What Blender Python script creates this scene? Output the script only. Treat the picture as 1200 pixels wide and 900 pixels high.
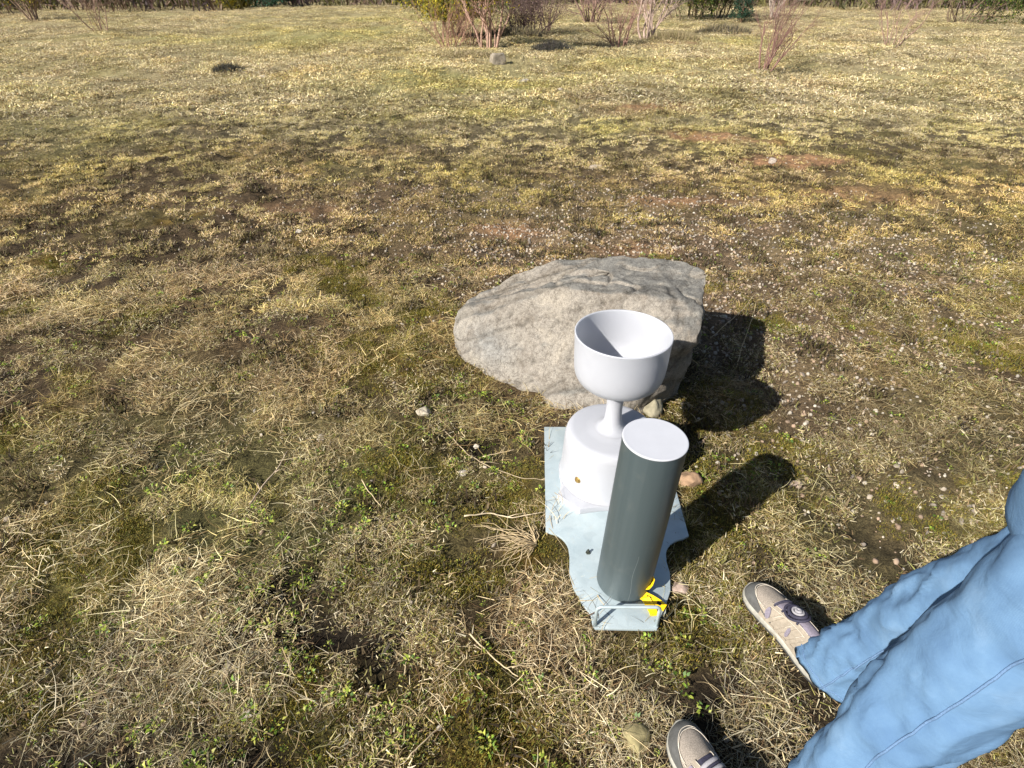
import bpy, bmesh, math, random
import numpy as np
from mathutils import Vector, Matrix, noise as mnoise

for o in list(bpy.data.objects):
    bpy.data.objects.remove(o)
S = bpy.context.scene
COL = S.collection
PI = math.pi
R = math.radians

# ------------------------------------------------------------------ camera
CAM_H, PITCH, FPX = 1.5, 35.0, 690.0
cd = bpy.data.cameras.new('camera')
cam = bpy.data.objects.new('camera', cd)
COL.objects.link(cam)
cam.location = (0, 0, CAM_H)
cam.rotation_euler = (R(90 - PITCH), 0, 0)
cd.sensor_fit = 'HORIZONTAL'
cd.sensor_width = 36
cd.lens = FPX / 1200 * 36
cd.clip_start = 0.02
cd.clip_end = 2000
S.camera = cam

# ------------------------------------------------------------------ sun and sky
SUN_DIR = Vector((0.608, 0.495, -0.56)).normalized()     # the way the light travels
sun_el = math.asin(-SUN_DIR.z)
sun_az = math.atan2(-SUN_DIR.x, -SUN_DIR.y)                # compass angle from +Y, clockwise
w = bpy.data.worlds.new('World')
S.world = w
w.use_nodes = True
nt = w.node_tree
bg = nt.nodes['Background']
sky = nt.nodes.new('ShaderNodeTexSky')
sky.sky_type = 'NISHITA'
sky.sun_disc = False
sky.sun_elevation = sun_el
sky.sun_rotation = sun_az
sky.air_density = 1.0
sky.dust_density = 1.0
nt.links.new(sky.outputs[0], bg.inputs[0])
bg.inputs[1].default_value = 0.052
sd = bpy.data.lights.new('sun', 'SUN')
sd.energy = 5.0
sd.angle = R(0.55)
sd.color = (1.0, 0.95, 0.87)
sun = bpy.data.objects.new('sun', sd)
COL.objects.link(sun)
sun.rotation_euler = SUN_DIR.to_track_quat('-Z', 'Y').to_euler()
sun.location = (-6, -5, 6)
S.view_settings.view_transform = 'Standard'
S.view_settings.look = 'None'
S.view_settings.exposure = 0.88
S.view_settings.gamma = 1
S.cycles.max_bounces = 8
S.cycles.diffuse_bounces = 6
S.cycles.transparent_max_bounces = 8

rng = np.random.default_rng(11)
random.seed(5)


# ------------------------------------------------------------------ helpers
def at(px, py, z=0.0):
    """the point at height z seen at that place of the photograph"""
    p = R(PITCH)
    u, v = (px - 600) / FPX, (450 - py) / FPX
    d = (u, math.cos(p) + v * math.sin(p), -math.sin(p) + v * math.cos(p))
    t = (z - CAM_H) / d[2]
    return d[0] * t, d[1] * t


def hsh(ix, iy, s):
    h = (ix.astype(np.int64) * 374761393 + iy.astype(np.int64) * 668265263 + s * 974711) & 0xffffffff
    h = ((h ^ (h >> 13)) * 1274126177) & 0xffffffff
    h = (h ^ (h >> 16)) & 0xffffffff
    return h / 4294967295.0


def vnoise(x, y, s=0):
    ix, iy = np.floor(x), np.floor(y)
    fx, fy = x - ix, y - iy
    fx, fy = fx * fx * (3 - 2 * fx), fy * fy * (3 - 2 * fy)
    a, b = hsh(ix, iy, s), hsh(ix + 1, iy, s)
    c, d = hsh(ix, iy + 1, s), hsh(ix + 1, iy + 1, s)
    return (a + (b - a) * fx) * (1 - fy) + (c + (d - c) * fx) * fy


def fbm(x, y, s=0, o=4):
    t, a, n = 0, 0.5, 0
    for i in range(o):
        t = t + a * vnoise(x * 2 ** i + 17.3 * i, y * 2 ** i - 9.1 * i, s + i)
        n += a
        a *= 0.5
    return t / n


def sst(a, b, x):
    t = np.clip((x - a) / (b - a), 0, 1)
    return t * t * (3 - 2 * t)


def blob(x, y, c, rx, ry, rot=0.0):
    dx, dy = x - c[0], y - c[1]
    ca, sa = math.cos(rot), math.sin(rot)
    u, v = (dx * ca + dy * sa) / rx, (-dx * sa + dy * ca) / ry
    return np.exp(-(u * u + v * v))


def tagit(o, label=None, cat=None, group=None, kind=None):
    for k, v in (('label', label), ('category', cat), ('group', group), ('kind', kind)):
        if v:
            o[k] = v
    return o


def thing(name, loc, label, cat, group=None):
    o = bpy.data.objects.new(name, None)
    o.empty_display_size = 0.1
    COL.objects.link(o)
    o.location = loc
    return tagit(o, label, cat, group)


def mesh(name, V, F, mat, parent=None, smooth=True, loc=None, cols=None, auto=None):
    me = bpy.data.meshes.new(name)
    V = np.asarray(V, dtype=np.float32)
    if isinstance(F, np.ndarray):
        n, k = F.shape
        me.vertices.add(len(V))
        me.vertices.foreach_set('co', V.ravel())
        me.loops.add(n * k)
        me.loops.foreach_set('vertex_index', F.astype(np.int32).ravel())
        me.polygons.add(n)
        me.polygons.foreach_set('loop_start', np.arange(0, n * k, k, dtype=np.int32))
        me.polygons.foreach_set('loop_total', np.full(n, k, dtype=np.int32))
        me.update(calc_edges=True)
    else:
        me.from_pydata([tuple(map(float, v)) for v in V], [], [list(map(int, f)) for f in F])
        me.update()
    me.validate()
    if smooth:
        me.polygons.foreach_set('use_smooth', np.ones(len(me.polygons), dtype=bool))
    if auto is not None and smooth:
        me.set_sharp_from_angle(angle=R(auto))
    if cols is not None:
        a = me.color_attributes.new('col', 'FLOAT_COLOR', 'POINT')
        c = np.ones((len(V), 4), dtype=np.float32)
        c[:, :3] = cols
        a.data.foreach_set('color', c.ravel())
    if mat:
        me.materials.append(mat)
    o = bpy.data.objects.new(name, me)
    COL.objects.link(o)
    if parent:
        o.parent = parent
    if loc is not None:
        o.location = loc
    return o


def fixn(o):
    bm = bmesh.new()
    bm.from_mesh(o.data)
    bmesh.ops.recalc_face_normals(bm, faces=bm.faces)
    bm.to_mesh(o.data)
    bm.free()
    return o


def lathe(prof, n=64, cx=0, cy=0):
    V, F = [], []
    for r, z in prof:
        for i in range(n):
            a = 2 * PI * i / n
            V.append((cx + r * math.cos(a), cy + r * math.sin(a), z))
    for j in range(len(prof) - 1):
        for i in range(n):
            k = (i + 1) % n
            F.append((j * n + i, j * n + k, (j + 1) * n + k, (j + 1) * n + i))
    return V, F


def cap(V, F, n, j, flip=False):
    f = list(range(j * n, j * n + n))
    F.append(f[::-1] if flip else f)


def tube(pts, rad, n=8, V=None, F=None, capend=True):
    V = [] if V is None else V
    F = [] if F is None else F
    pts = [Vector(p) for p in pts]
    if not hasattr(rad, '__len__'):
        rad = [rad] * len(pts)
    b0 = len(V)
    prev = None
    for i, p in enumerate(pts):
        t = (pts[min(i + 1, len(pts) - 1)] - pts[max(i - 1, 0)])
        t = t.normalized() if t.length > 1e-9 else Vector((0, 0, 1))
        if prev is None:
            x = t.orthogonal().normalized()
        else:
            x = (prev - t * prev.dot(t))
            x = x.normalized() if x.length > 1e-6 else t.orthogonal().normalized()
        prev = x
        y = t.cross(x)
        for k in range(n):
            a = 2 * PI * k / n
            V.append(tuple(p + (x * math.cos(a) + y * math.sin(a)) * rad[i]))
    for i in range(len(pts) - 1):
        for k in range(n):
            m = (k + 1) % n
            F.append((b0 + i * n + k, b0 + i * n + m, b0 + (i + 1) * n + m, b0 + (i + 1) * n + k))
    if capend:
        F.append([b0 + k for k in range(n)][::-1])
        F.append([b0 + (len(pts) - 1) * n + k for k in range(n)])
    return V, F


# ------------------------------------------------------------------ materials
def mat_new(name):
    m = bpy.data.materials.new(name)
    m.use_nodes = True
    return m, m.node_tree, m.node_tree.nodes['Principled BSDF']


def N(t, typ, **kw):
    n = t.nodes.new(typ)
    for k, v in kw.items():
        setattr(n, k, v)
    return n


def noise_tex(t, scale, detail=4, rough=0.55, coord=None, dist=0.0):
    n = N(t, 'ShaderNodeTexNoise')
    n.inputs['Scale'].default_value = scale
    n.inputs['Detail'].default_value = detail
    n.inputs['Roughness'].default_value = rough
    n.inputs['Distortion'].default_value = dist
    if coord:
        t.links.new(coord, n.inputs['Vector'])
    return n


def ramp(t, fac, stops):
    r = N(t, 'ShaderNodeValToRGB')
    e = r.color_ramp.elements
    while len(e) < len(stops):
        e.new(0.5)
    for i, (p, c) in enumerate(stops):
        e[i].position = p
        e[i].color = (*c, 1) if len(c) == 3 else c
    t.links.new(fac, r.inputs[0])
    return r


def mixc(t, fac, a, b, mode='MIX'):
    m = N(t, 'ShaderNodeMix', data_type='RGBA', blend_type=mode)
    for sock, v in ((m.inputs[0], fac), (m.inputs[6], a), (m.inputs[7], b)):
        if isinstance(v, (int, float)):
            sock.default_value = v
        elif isinstance(v, (tuple, list)):
            sock.default_value = (*v, 1)
        else:
            t.links.new(v, sock)
    return m.outputs[2]


def bump(t, b, h, strength, dist=0.01):
    n = N(t, 'ShaderNodeBump')
    n.inputs['Strength'].default_value = strength
    n.inputs['Distance'].default_value = dist
    t.links.new(h, n.inputs['Height'])
    t.links.new(n.outputs[0], b.inputs['Normal'])
    return n


def simple(name, col, rough=0.5, spec=0.5, metal=0.0, nscale=40, namp=0.12, bscale=200, bstr=0.1, bd=0.002):
    m, t, b = mat_new(name)
    co = N(t, 'ShaderNodeTexCoord').outputs['Object']
    n = noise_tex(t, nscale, 5, 0.6, co)
    lo = tuple(c * (1 - namp) for c in col)
    hi = tuple(min(1, c * (1 + namp)) for c in col)
    r = ramp(t, n.outputs[0], [(0.3, lo), (0.7, hi)])
    t.links.new(r.outputs[0], b.inputs['Base Color'])
    b.inputs['Roughness'].default_value = rough
    b.inputs['Specular IOR Level'].default_value = spec
    b.inputs['Metallic'].default_value = metal
    if bstr:
        n2 = noise_tex(t, bscale, 3, 0.6, co)
        bump(t, b, n2.outputs[0], bstr, bd)
    return m


def mat_ground():
    m, t, b = mat_new('ground_soil_moss')
    co = N(t, 'ShaderNodeTexCoord').outputs['Object']
    at_ = N(t, 'ShaderNodeAttribute', attribute_name='col')
    n1 = noise_tex(t, 38, 6, 0.7, co, 0.6)
    n2 = noise_tex(t, 160, 4, 0.7, co, 0.4)
    n3 = noise_tex(t, 2.2, 6, 0.65, co)
    r1 = ramp(t, n1.outputs[0], [(0.3, (0.35, 0.33, 0.3)), (0.55, (1, 1, 1)), (0.75, (1.75, 1.65, 1.45))])
    c = mixc(t, 1.0, at_.outputs['Color'], r1.outputs[0], 'MULTIPLY')
    r2 = ramp(t, n2.outputs[0], [(0.35, (0.5, 0.48, 0.45)), (0.5, (1, 1, 1)), (0.68, (1.7, 1.6, 1.4))])
    c = mixc(t, 1.0, c, r2.outputs[0], 'MULTIPLY')
    r3 = ramp(t, n3.outputs[0], [(0.3, (0.78, 0.78, 0.74)), (0.7, (1.2, 1.18, 1.1))])
    c = mixc(t, 1.0, c, r3.outputs[0], 'MULTIPLY')
    t.links.new(c, b.inputs['Base Color'])
    b.inputs['Roughness'].default_value = 0.95
    b.inputs['Specular IOR Level'].default_value = 0.15
    ad = N(t, 'ShaderNodeMath', operation='ADD')
    t.links.new(n1.outputs[0], ad.inputs[0])
    t.links.new(n2.outputs[0], ad.inputs[1])
    bump(t, b, ad.outputs[0], 0.9, 0.012)
    return m


def mat_blade(name, transl=0.25, rough=0.6, sat=1.0):
    """leaf and blade material: own colour x the tint of the tuft"""
    m, t, b = mat_new(name)
    a = N(t, 'ShaderNodeAttribute', attribute_name='col')
    ti = N(t, 'ShaderNodeAttribute', attribute_name='tint', attribute_type='INSTANCER')
    c = mixc(t, 1.0, a.outputs['Color'], ti.outputs['Color'], 'MULTIPLY')
    t.links.new(c, b.inputs['Base Color'])
    b.inputs['Roughness'].default_value = rough
    b.inputs['Specular IOR Level'].default_value = 0.25
    tr = N(t, 'ShaderNodeBsdfTranslucent')
    t.links.new(c, tr.inputs[0])
    mx = N(t, 'ShaderNodeMixShader')
    mx.inputs[0].default_value = transl
    t.links.new(b.outputs[0], mx.inputs[1])
    t.links.new(tr.outputs[0], mx.inputs[2])
    t.links.new(mx.outputs[0], t.nodes['Material Output'].inputs[0])
    return m


def mat_col(name, rough=0.85, bscale=60, bstr=0.4, bd=0.004, transl=0.0, nscale=25):
    m, t, b = mat_new(name)
    a = N(t, 'ShaderNodeAttribute', attribute_name='col')
    co = N(t, 'ShaderNodeTexCoord').outputs['Object']
    n = noise_tex(t, nscale, 5, 0.65, co)
    r = ramp(t, n.outputs[0], [(0.3, (0.7, 0.68, 0.66)), (0.7, (1.25, 1.22, 1.2))])
    c = mixc(t, 1.0, a.outputs['Color'], r.outputs[0], 'MULTIPLY')
    t.links.new(c, b.inputs['Base Color'])
    b.inputs['Roughness'].default_value = rough
    b.inputs['Specular IOR Level'].default_value = 0.2
    if bstr:
        n2 = noise_tex(t, bscale, 4, 0.65, co)
        bump(t, b, n2.outputs[0], bstr, bd)
    if transl:
        tr = N(t, 'ShaderNodeBsdfTranslucent')
        t.links.new(c, tr.inputs[0])
        mx = N(t, 'ShaderNodeMixShader')
        mx.inputs[0].default_value = transl
        t.links.new(b.outputs[0], mx.inputs[1])
        t.links.new(tr.outputs[0], mx.inputs[2])
        t.links.new(mx.outputs[0], t.nodes['Material Output'].inputs[0])
    return m


def mat_boulder():
    m, t, b = mat_new('weathered_stone')
    co = N(t, 'ShaderNodeTexCoord').outputs['Object']
    a = N(t, 'ShaderNodeAttribute', attribute_name='col')
    n1 = noise_tex(t, 7, 8, 0.7, co, 0.8)
    n2 = noise_tex(t, 55, 6, 0.75, co)
    n3 = noise_tex(t, 230, 3, 0.7, co)
    mu = N(t, 'ShaderNodeTexMusgrave') if hasattr(bpy.types, 'ShaderNodeTexMusgrave') else None
    r1 = ramp(t, n1.outputs[0], [(0.3, (0.66, 0.62, 0.58)), (0.5, (1, 1, 1)), (0.7, (1.22, 1.2, 1.15))])
    c = mixc(t, 1.0, a.outputs['Color'], r1.outputs[0], 'MULTIPLY')
    r2 = ramp(t, n2.outputs[0], [(0.34, (0.62, 0.6, 0.58)), (0.5, (1, 1, 1)), (0.66, (1.22, 1.2, 1.18))])
    c = mixc(t, 0.9, c, r2.outputs[0], 'MULTIPLY')
    r3 = ramp(t, n3.outputs[0], [(0.36, (0.65, 0.64, 0.62)), (0.52, (1, 1, 1)), (0.66, (1.25, 1.25, 1.22))])
    c = mixc(t, 0.8, c, r3.outputs[0], 'MULTIPLY')
    # thin dark veins
    vo = N(t, 'ShaderNodeTexVoronoi', feature='DISTANCE_TO_EDGE')
    vo.inputs['Scale'].default_value = 5.0
    nd = noise_tex(t, 6, 5, 0.7, co)
    mv = N(t, 'ShaderNodeVectorMath', operation='MULTIPLY_ADD')
    mv.inputs[1].default_value = (0.5, 0.5, 0.5)
    t.links.new(nd.outputs['Color'], mv.inputs[0])
    t.links.new(co, mv.inputs[2])
    t.links.new(mv.outputs[0], vo.inputs['Vector'])
    rv = ramp(t, vo.outputs['Distance'], [(0.0, (0.55, 0.5, 0.46)), (0.018, (1, 1, 1))])
    c = mixc(t, 0.55, c, rv.outputs[0], 'MULTIPLY')
    t.links.new(c, b.inputs['Base Color'])
    b.inputs['Roughness'].default_value = 0.9
    b.inputs['Specular IOR Level'].default_value = 0.2
    ad = N(t, 'ShaderNodeMath', operation='MULTIPLY_ADD')
    ad.inputs[1].default_value = 0.35
    t.links.new(n3.outputs[0], ad.inputs[0])
    t.links.new(n2.outputs[0], ad.inputs[2])
    ad2 = N(t, 'ShaderNodeMath', operation='MULTIPLY_ADD')
    ad2.inputs[1].default_value = 0.5
    t.links.new(rv.outputs[0], ad2.inputs[0])
    t.links.new(ad.outputs[0], ad2.inputs[2])
    bump(t, b, ad2.outputs[0], 0.75, 0.012)
    return m


def mat_steel():
    m, t, b = mat_new('galvanised_steel')
    co = N(t, 'ShaderNodeTexCoord').outputs['Object']
    n = noise_tex(t, 9, 6, 0.6, co, 1.0)
    vo = N(t, 'ShaderNodeTexVoronoi')
    vo.inputs['Scale'].default_value = 38
    t.links.new(co, vo.inputs['Vector'])
    r = ramp(t, n.outputs[0], [(0.3, (0.39, 0.475, 0.51)), (0.7, (0.49, 0.565, 0.59))])
    r2 = ramp(t, vo.outputs['Color'], [(0.0, (0.93, 0.93, 0.93)), (1.0, (1.04, 1.04, 1.04))])
    c = mixc(t, 1.0, r.outputs[0], r2.outputs[0], 'MULTIPLY')
    # dusty scuffs
    n4 = noise_tex(t, 30, 5, 0.7, co)
    r4 = ramp(t, n4.outputs[0], [(0.58, (0, 0, 0)), (0.75, (1, 1, 1))])
    f = N(t, 'ShaderNodeMath', operation='MULTIPLY')
    f.inputs[1].default_value = 0.35
    t.links.new(r4.outputs[0], f.inputs[0])
    c = mixc(t, f.outputs[0], c, (0.42, 0.42, 0.38))
    t.links.new(c, b.inputs['Base Color'])
    b.inputs['Metallic'].default_value = 0.35
    rr = ramp(t, n4.outputs[0], [(0.3, (0.38,) * 3), (0.7, (0.6,) * 3)])
    t.links.new(rr.outputs[0], b.inputs['Roughness'])
    bump(t, b, n4.outputs[0], 0.06, 0.003)
    return m


def mat_pipe():
    m, t, b = mat_new('grey_plastic_pipe')
    co = N(t, 'ShaderNodeTexCoord').outputs['Object']
    mp = N(t, 'ShaderNodeMapping')
    mp.inputs['Scale'].default_value = (60, 60, 1.5)
    t.links.new(co, mp.inputs[0])
    n = noise_tex(t, 1.0, 5, 0.6, mp.outputs[0])
    n2 = noise_tex(t, 14, 6, 0.7, co)
    r = ramp(t, n.outputs[0], [(0.3, (0.047, 0.064, 0.069)), (0.7, (0.058, 0.076, 0.081))])
    r2 = ramp(t, n2.outputs[0], [(0.55, (0, 0, 0)), (0.8, (1, 1, 1))])
    f = N(t, 'ShaderNodeMath', operation='MULTIPLY')
    f.inputs[1].default_value = 0.22
    t.links.new(r2.outputs[0], f.inputs[0])
    c = mixc(t, f.outputs[0], r.outputs[0], (0.16, 0.16, 0.14))
    t.links.new(c, b.inputs['Base Color'])
    b.inputs['Roughness'].default_value = 0.42
    bump(t, b, n.outputs[0], 0.04, 0.002)
    return m


def mat_denim():
    m, t, b = mat_new('light_blue_denim')
    co = N(t, 'ShaderNodeTexCoord').outputs['Object']
    n = noise_tex(t, 9, 6, 0.65, co)
    wv = N(t, 'ShaderNodeTexWave', wave_type='BANDS', bands_direction='DIAGONAL')
    wv.inputs['Scale'].default_value = 260
    wv.inputs['Distortion'].default_value = 2.0
    t.links.new(co, wv.inputs['Vector'])
    r = ramp(t, n.outputs[0], [(0.25, (0.075, 0.145, 0.26)), (0.55, (0.11, 0.20, 0.325)), (0.8, (0.165, 0.265, 0.395))])
    r2 = ramp(t, wv.outputs[0], [(0.0, (0.78, 0.8, 0.84)), (1.0, (1.15, 1.13, 1.1))])
    c = mixc(t, 1.0, r.outputs[0], r2.outputs[0], 'MULTIPLY')
    t.links.new(c, b.inputs['Base Color'])
    b.inputs['Roughness'].default_value = 0.9
    b.inputs['Specular IOR Level'].default_value = 0.15
    mpw = N(t, 'ShaderNodeMapping')
    mpw.inputs['Scale'].default_value = (1, 1, 1.6)
    t.links.new(co, mpw.inputs[0])
    nw = noise_tex(t, 13, 4, 0.6, mpw.outputs[0], 0.7)
    ad = N(t, 'ShaderNodeMath', operation='MULTIPLY_ADD')
    ad.inputs[1].default_value = 0.05
    t.links.new(wv.outputs[0], ad.inputs[0])
    t.links.new(nw.outputs[0], ad.inputs[2])
    bump(t, b, ad.outputs[0], 0.35, 0.012)
    return m


M = {}
M['ground'] = mat_ground()
M['blade'] = mat_blade('dry_grass_blade', 0.22)
M['leaf'] = mat_blade('weed_leaf', 0.3, 0.45)
M['pebble'] = mat_blade('gravel_stone', 0.0, 0.85)
M['boulder'] = mat_boulder()
M['steel'] = mat_steel()
M['pipe'] = mat_pipe()
M['white'] = simple('white_plastic', (0.395, 0.405, 0.44), 0.42, 0.5, 0, 12, 0.025, 90, 0.03, 0.002)
_b = M['white'].node_tree.nodes['Principled BSDF']
_b.inputs['Subsurface Weight'].default_value = 0.6          # the thin plastic lets some light through
_b.inputs['Subsurface Radius'].default_value = (1, 1, 1)
_b.inputs['Subsurface Scale'].default_value = 0.022
M['lid'] = simple('white_cap_plastic', (0.475, 0.485, 0.525), 0.5, 0.4, 0, 20, 0.03, 90, 0.03, 0.002)
M['brass'] = simple('brass', (0.30, 0.20, 0.06), 0.45, 0.5, 0.6, 60, 0.1, 200, 0.05)
M['bolt'] = simple('dark_bolt', (0.06, 0.065, 0.05), 0.5, 0.5, 0.4)
M['tape'] = simple('yellow_tape', (0.85, 0.55, 0.01), 0.4, 0.5, 0, 60, 0.06, 80, 0.15, 0.003)
M['print'] = simple('black_print', (0.015, 0.013, 0.02), 0.4)
M['rock'] = mat_col('loose_rock', 0.9, 50, 0.6, 0.006)
M['bark'] = mat_col('shrub_bark', 0.9, 40, 0.6, 0.008)
M['shrubleaf'] = mat_col('shrub_leaf', 0.6, 0, 0, 0, 0.3)
M['straw'] = mat_col('dry_straw', 0.7, 90, 0.2, 0.001)
M['denim'] = mat_denim()
M['seam'] = simple('denim_seam', (.11, .185, .31), 0.9, 0.2, 0, 500, 0.3, 600, 0.4, 0.001)
M['thread'] = simple('pale_thread', (.55, .49, .41), 0.8, 0.2, 0, 300, 0.2, 0, 0)
M['suede'] = simple('beige_suede', (0.29, 0.25, 0.20), 0.9, 0.15, 0, 90, 0.16, 700, 0.5, 0.001)
M['mesh'] = simple('taupe_mesh', (0.26, 0.225, 0.19), 0.9, 0.2, 0, 400, 0.35, 900, 0.8, 0.001)
M['rubber'] = simple('grey_rubber', (0.085, 0.085, 0.082), 0.75, 0.3, 0, 60, 0.2, 300, 0.3, 0.001)
M['midsole'] = simple('pale_midsole', (0.33, 0.32, 0.28), 0.7, 0.3, 0, 45, 0.3, 300, 0.3, 0.001)
M['outsole'] = simple('dark_outsole', (0.05, 0.05, 0.048), 0.8, 0.3)
M['lace'] = simple('navy_lace', (0.035, 0.033, 0.055), 0.7, 0.3, 0, 300, 0.3, 500, 0.4, 0.001)
M['web'] = simple('grey_webbing', (0.30, 0.29, 0.31), 0.8, 0.2, 0, 300, 0.2, 600, 0.4, 0.001)
M['violet'] = simple('greyviolet_panel', (0.19, 0.17, 0.21), 0.85, 0.2, 0, 300, 0.2, 600, 0.4, 0.001)
M['skin'] = simple('skin', (0.50, 0.31, 0.23), 0.5, 0.4, 0, 30, 0.08, 300, 0.1, 0.001)
M['jacket'] = simple('dark_jacket', (0.03, 0.04, 0.065), 0.8, 0.2, 0, 30, 0.2, 300, 0.3, 0.002)
M['hair'] = simple('brown_hair', (0.06, 0.035, 0.02), 0.6, 0.4, 0, 90, 0.3, 300, 0.6, 0.003)

# ------------------------------------------------------------------ where things stand
PLATE = [(.128, 1.815), (.109, 1.285)]
for k in range(1, 8):                                   # left concave notch
    a = R(90 - k * 90 / 8)
    PLATE.append((.112 + .066 * math.sin(R(k * 90 / 8)), 1.205 + .075 * math.cos(R(k * 90 / 8)) - 0.002))
PLATE += [(.178, 1.185), (.172, 1.12), (.180, 1.07), (.200, 1.02), (.221, .985), (.2235, .948), (.229, .94),
          (.397, .937), (.403, .945), (.415, .975), (.437, 1.01), (.462, 1.06), (.474, 1.12), (.473, 1.165)]
for k in range(0, 8):                                   # right concave notch
    a = k * 90 / 8
    PLATE.append((.475 + .088 * (1 - math.cos(R(a))), 1.175 + .08 * math.sin(R(a))))
PLATE += [(.566, 1.265), (.580, 1.815)]
PLATE_Z = 0.022
GAUGE = (.335, 1.535)
PIPE = (.331, 1.098)
BASE_ST = [at(531, 396), at(546, 428), at(602, 450), at(672, 484), at(735, 492), at(774, 472), at(798, 447),
           (.70, 2.28), (.70, 2.5), (.62, 2.66), (.15, 2.72), (-.15, 2.68)]
RIDGE_ST = [(*at(px_, py_, z_), z_) for px_, py_, z_ in ((541, 366, .16), (562, 351, .24), (622, 338, .36), (700, 342, .43),
            (762, 350, .455), (806, 353, .465), (825, 342, .47), (831, 326, .485), (822, 313, .50), (770, 300, .50),
            (642, 307, .42), (580, 335, .29))]


MID_ST = [(*at(px_, py_, z_), z_) for px_, py_, z_ in ((532, 384, .08), (546, 394, .11), (606, 398, .16), (684, 412, .2),
          (745, 408, .31), (800, 405, .36), (823, 386, .41))] + [None] * 5
for k_ in range(7, 12):
    MID_ST[k_] = (BASE_ST[k_][0] * .45 + RIDGE_ST[k_][0] * .55, BASE_ST[k_][1] * .45 + RIDGE_ST[k_][1] * .55 + (.03 if k_ > 8 else 0), RIDGE_ST[k_][2] * .55)


def inpoly(x, y, poly):
    ins = np.zeros(x.shape, bool)
    n = len(poly)
    for i in range(n):
        x1, y1 = poly[i][0], poly[i][1]
        x2, y2 = poly[(i + 1) % n][0], poly[(i + 1) % n][1]
        c = ((y1 > y) != (y2 > y)) & (x < (x2 - x1) * (y - y1) / (y2 - y1 + 1e-12) + x1)
        ins ^= c
    return ins


def polydist(x, y, poly):
    d = np.full(x.shape, 1e9)
    n = len(poly)
    for i in range(n):
        ax, ay = poly[i][0], poly[i][1]
        bx, by = poly[(i + 1) % n][0], poly[(i + 1) % n][1]
        vx, vy = bx - ax, by - ay
        t = np.clip(((x - ax) * vx + (y - ay) * vy) / (vx * vx + vy * vy + 1e-12), 0, 1)
        d = np.minimum(d, np.hypot(x - ax - t * vx, y - ay - t * vy))
    return np.where(inpoly(x, y, poly), -d, d)


FEET = [(.715, 1.05, .80, .78), (.392, .662, .514, .40)]      # toe x, y, heel x, y


def footdist(x, y):
    d = np.full(x.shape, 1e9)
    for tx, ty, hx, hy in FEET:
        vx, vy = hx - tx, hy - ty
        t = np.clip(((x - tx) * vx + (y - ty) * vy) / (vx * vx + vy * vy), 0, 1)
        d = np.minimum(d, np.hypot(x - tx - t * vx, y - ty - t * vy))
    return d


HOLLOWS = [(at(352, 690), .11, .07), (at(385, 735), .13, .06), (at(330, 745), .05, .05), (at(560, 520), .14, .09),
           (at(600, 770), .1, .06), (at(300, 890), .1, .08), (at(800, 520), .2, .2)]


def masks(x, y):
    m = {}
    n = fbm(x * 2.1, y * 2.1, 3, 4)
    n2 = fbm(x * 0.7 + 3, y * 0.7, 9, 4)
    n3 = fbm(x * 6, y * 6, 21, 3)
    # gravelly band to the right, in front of and behind the boulder
    g = 1.3 * blob(x, y, (1.5, 3.6), 2.0, 1.0, -.25) + .75 * blob(x, y, (1.3, 2.3), .55, 1.1) + .7 * blob(x, y, (.5, 3.3), .9, .5)
    g = g + .35 * blob(x, y, (-.5, 4.8), 1.6, .5)
    m['gravel'] = np.clip(g * (0.35 + 1.25 * n), 0, 1)
    red = (blob(x, y, at(605, 270), .26, .16) * .8 + blob(x, y, at(575, 262), .2, .12) * .6 + blob(x, y, at(785, 237), .34, .12)
           + 1.2 * blob(x, y, at(835, 163), .62, .22, -.35) + blob(x, y, at(760, 128), .6, .35) + 1.2 * blob(x, y, at(935, 190), .5, .22)
           + blob(x, y, at(800, 50), 1.2, .5) * .7 + blob(x, y, at(740, 292), .3, .1) * .7 + .6 * blob(x, y, at(1010, 230), .9, .3)
           + .5 * blob(x, y, at(330, 245), .5, .2))
    m['red'] = np.clip(red * (.55 + 1.3 * n3) - .06, 0, 1)
    mo = (blob(x, y, at(480, 560), .16, .14) + blob(x, y, at(490, 680), .22, .1) + .8 * blob(x, y, at(360, 850), .17, .12)
          + .8 * blob(x, y, at(570, 785), .12, .08) + .8 * blob(x, y, at(470, 420), .4, .25) + .6 * blob(x, y, at(860, 560), .22, .25)
          + .5 * blob(x, y, at(540, 840), .2, .1))
    m['moss'] = np.clip(mo * (.5 + n) + sst(.57, .70, n) * .7, 0, 1)
    gr = (1.2 * blob(x, y, at(560, 95), 1.3, .9) + blob(x, y, at(720, 75), 1.0, .9) + blob(x, y, at(380, 45), 4, 3) + .7 * blob(x, y, at(560, 130), .7, .5)
          + .8 * blob(x, y, at(520, 22), 6, 4) + .6 * blob(x, y, at(710, 150), .5, .4) + .6 * blob(x, y, at(860, 50), 1.5, 1.5))
    m['green'] = np.clip(gr * (.5 + n2) + .35 * sst(.5, .7, n2), 0, 1)
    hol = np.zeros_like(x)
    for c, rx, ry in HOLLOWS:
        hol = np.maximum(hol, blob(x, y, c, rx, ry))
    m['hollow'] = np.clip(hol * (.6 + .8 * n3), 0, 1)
    br = sst(1.2, 2.6, y) * (1 - sst(4.5, 7.5, y))             # the browner strip across the middle distance
    m['brown'] = np.clip(br * (.3 + 1.1 * n2) + sst(.58, .75, fbm(x * 1.1, y * 1.1, 44, 4)) * .5, 0, 1)
    m['n'], m['n2'], m['n3'] = n, n2, n3
    return m


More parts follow.
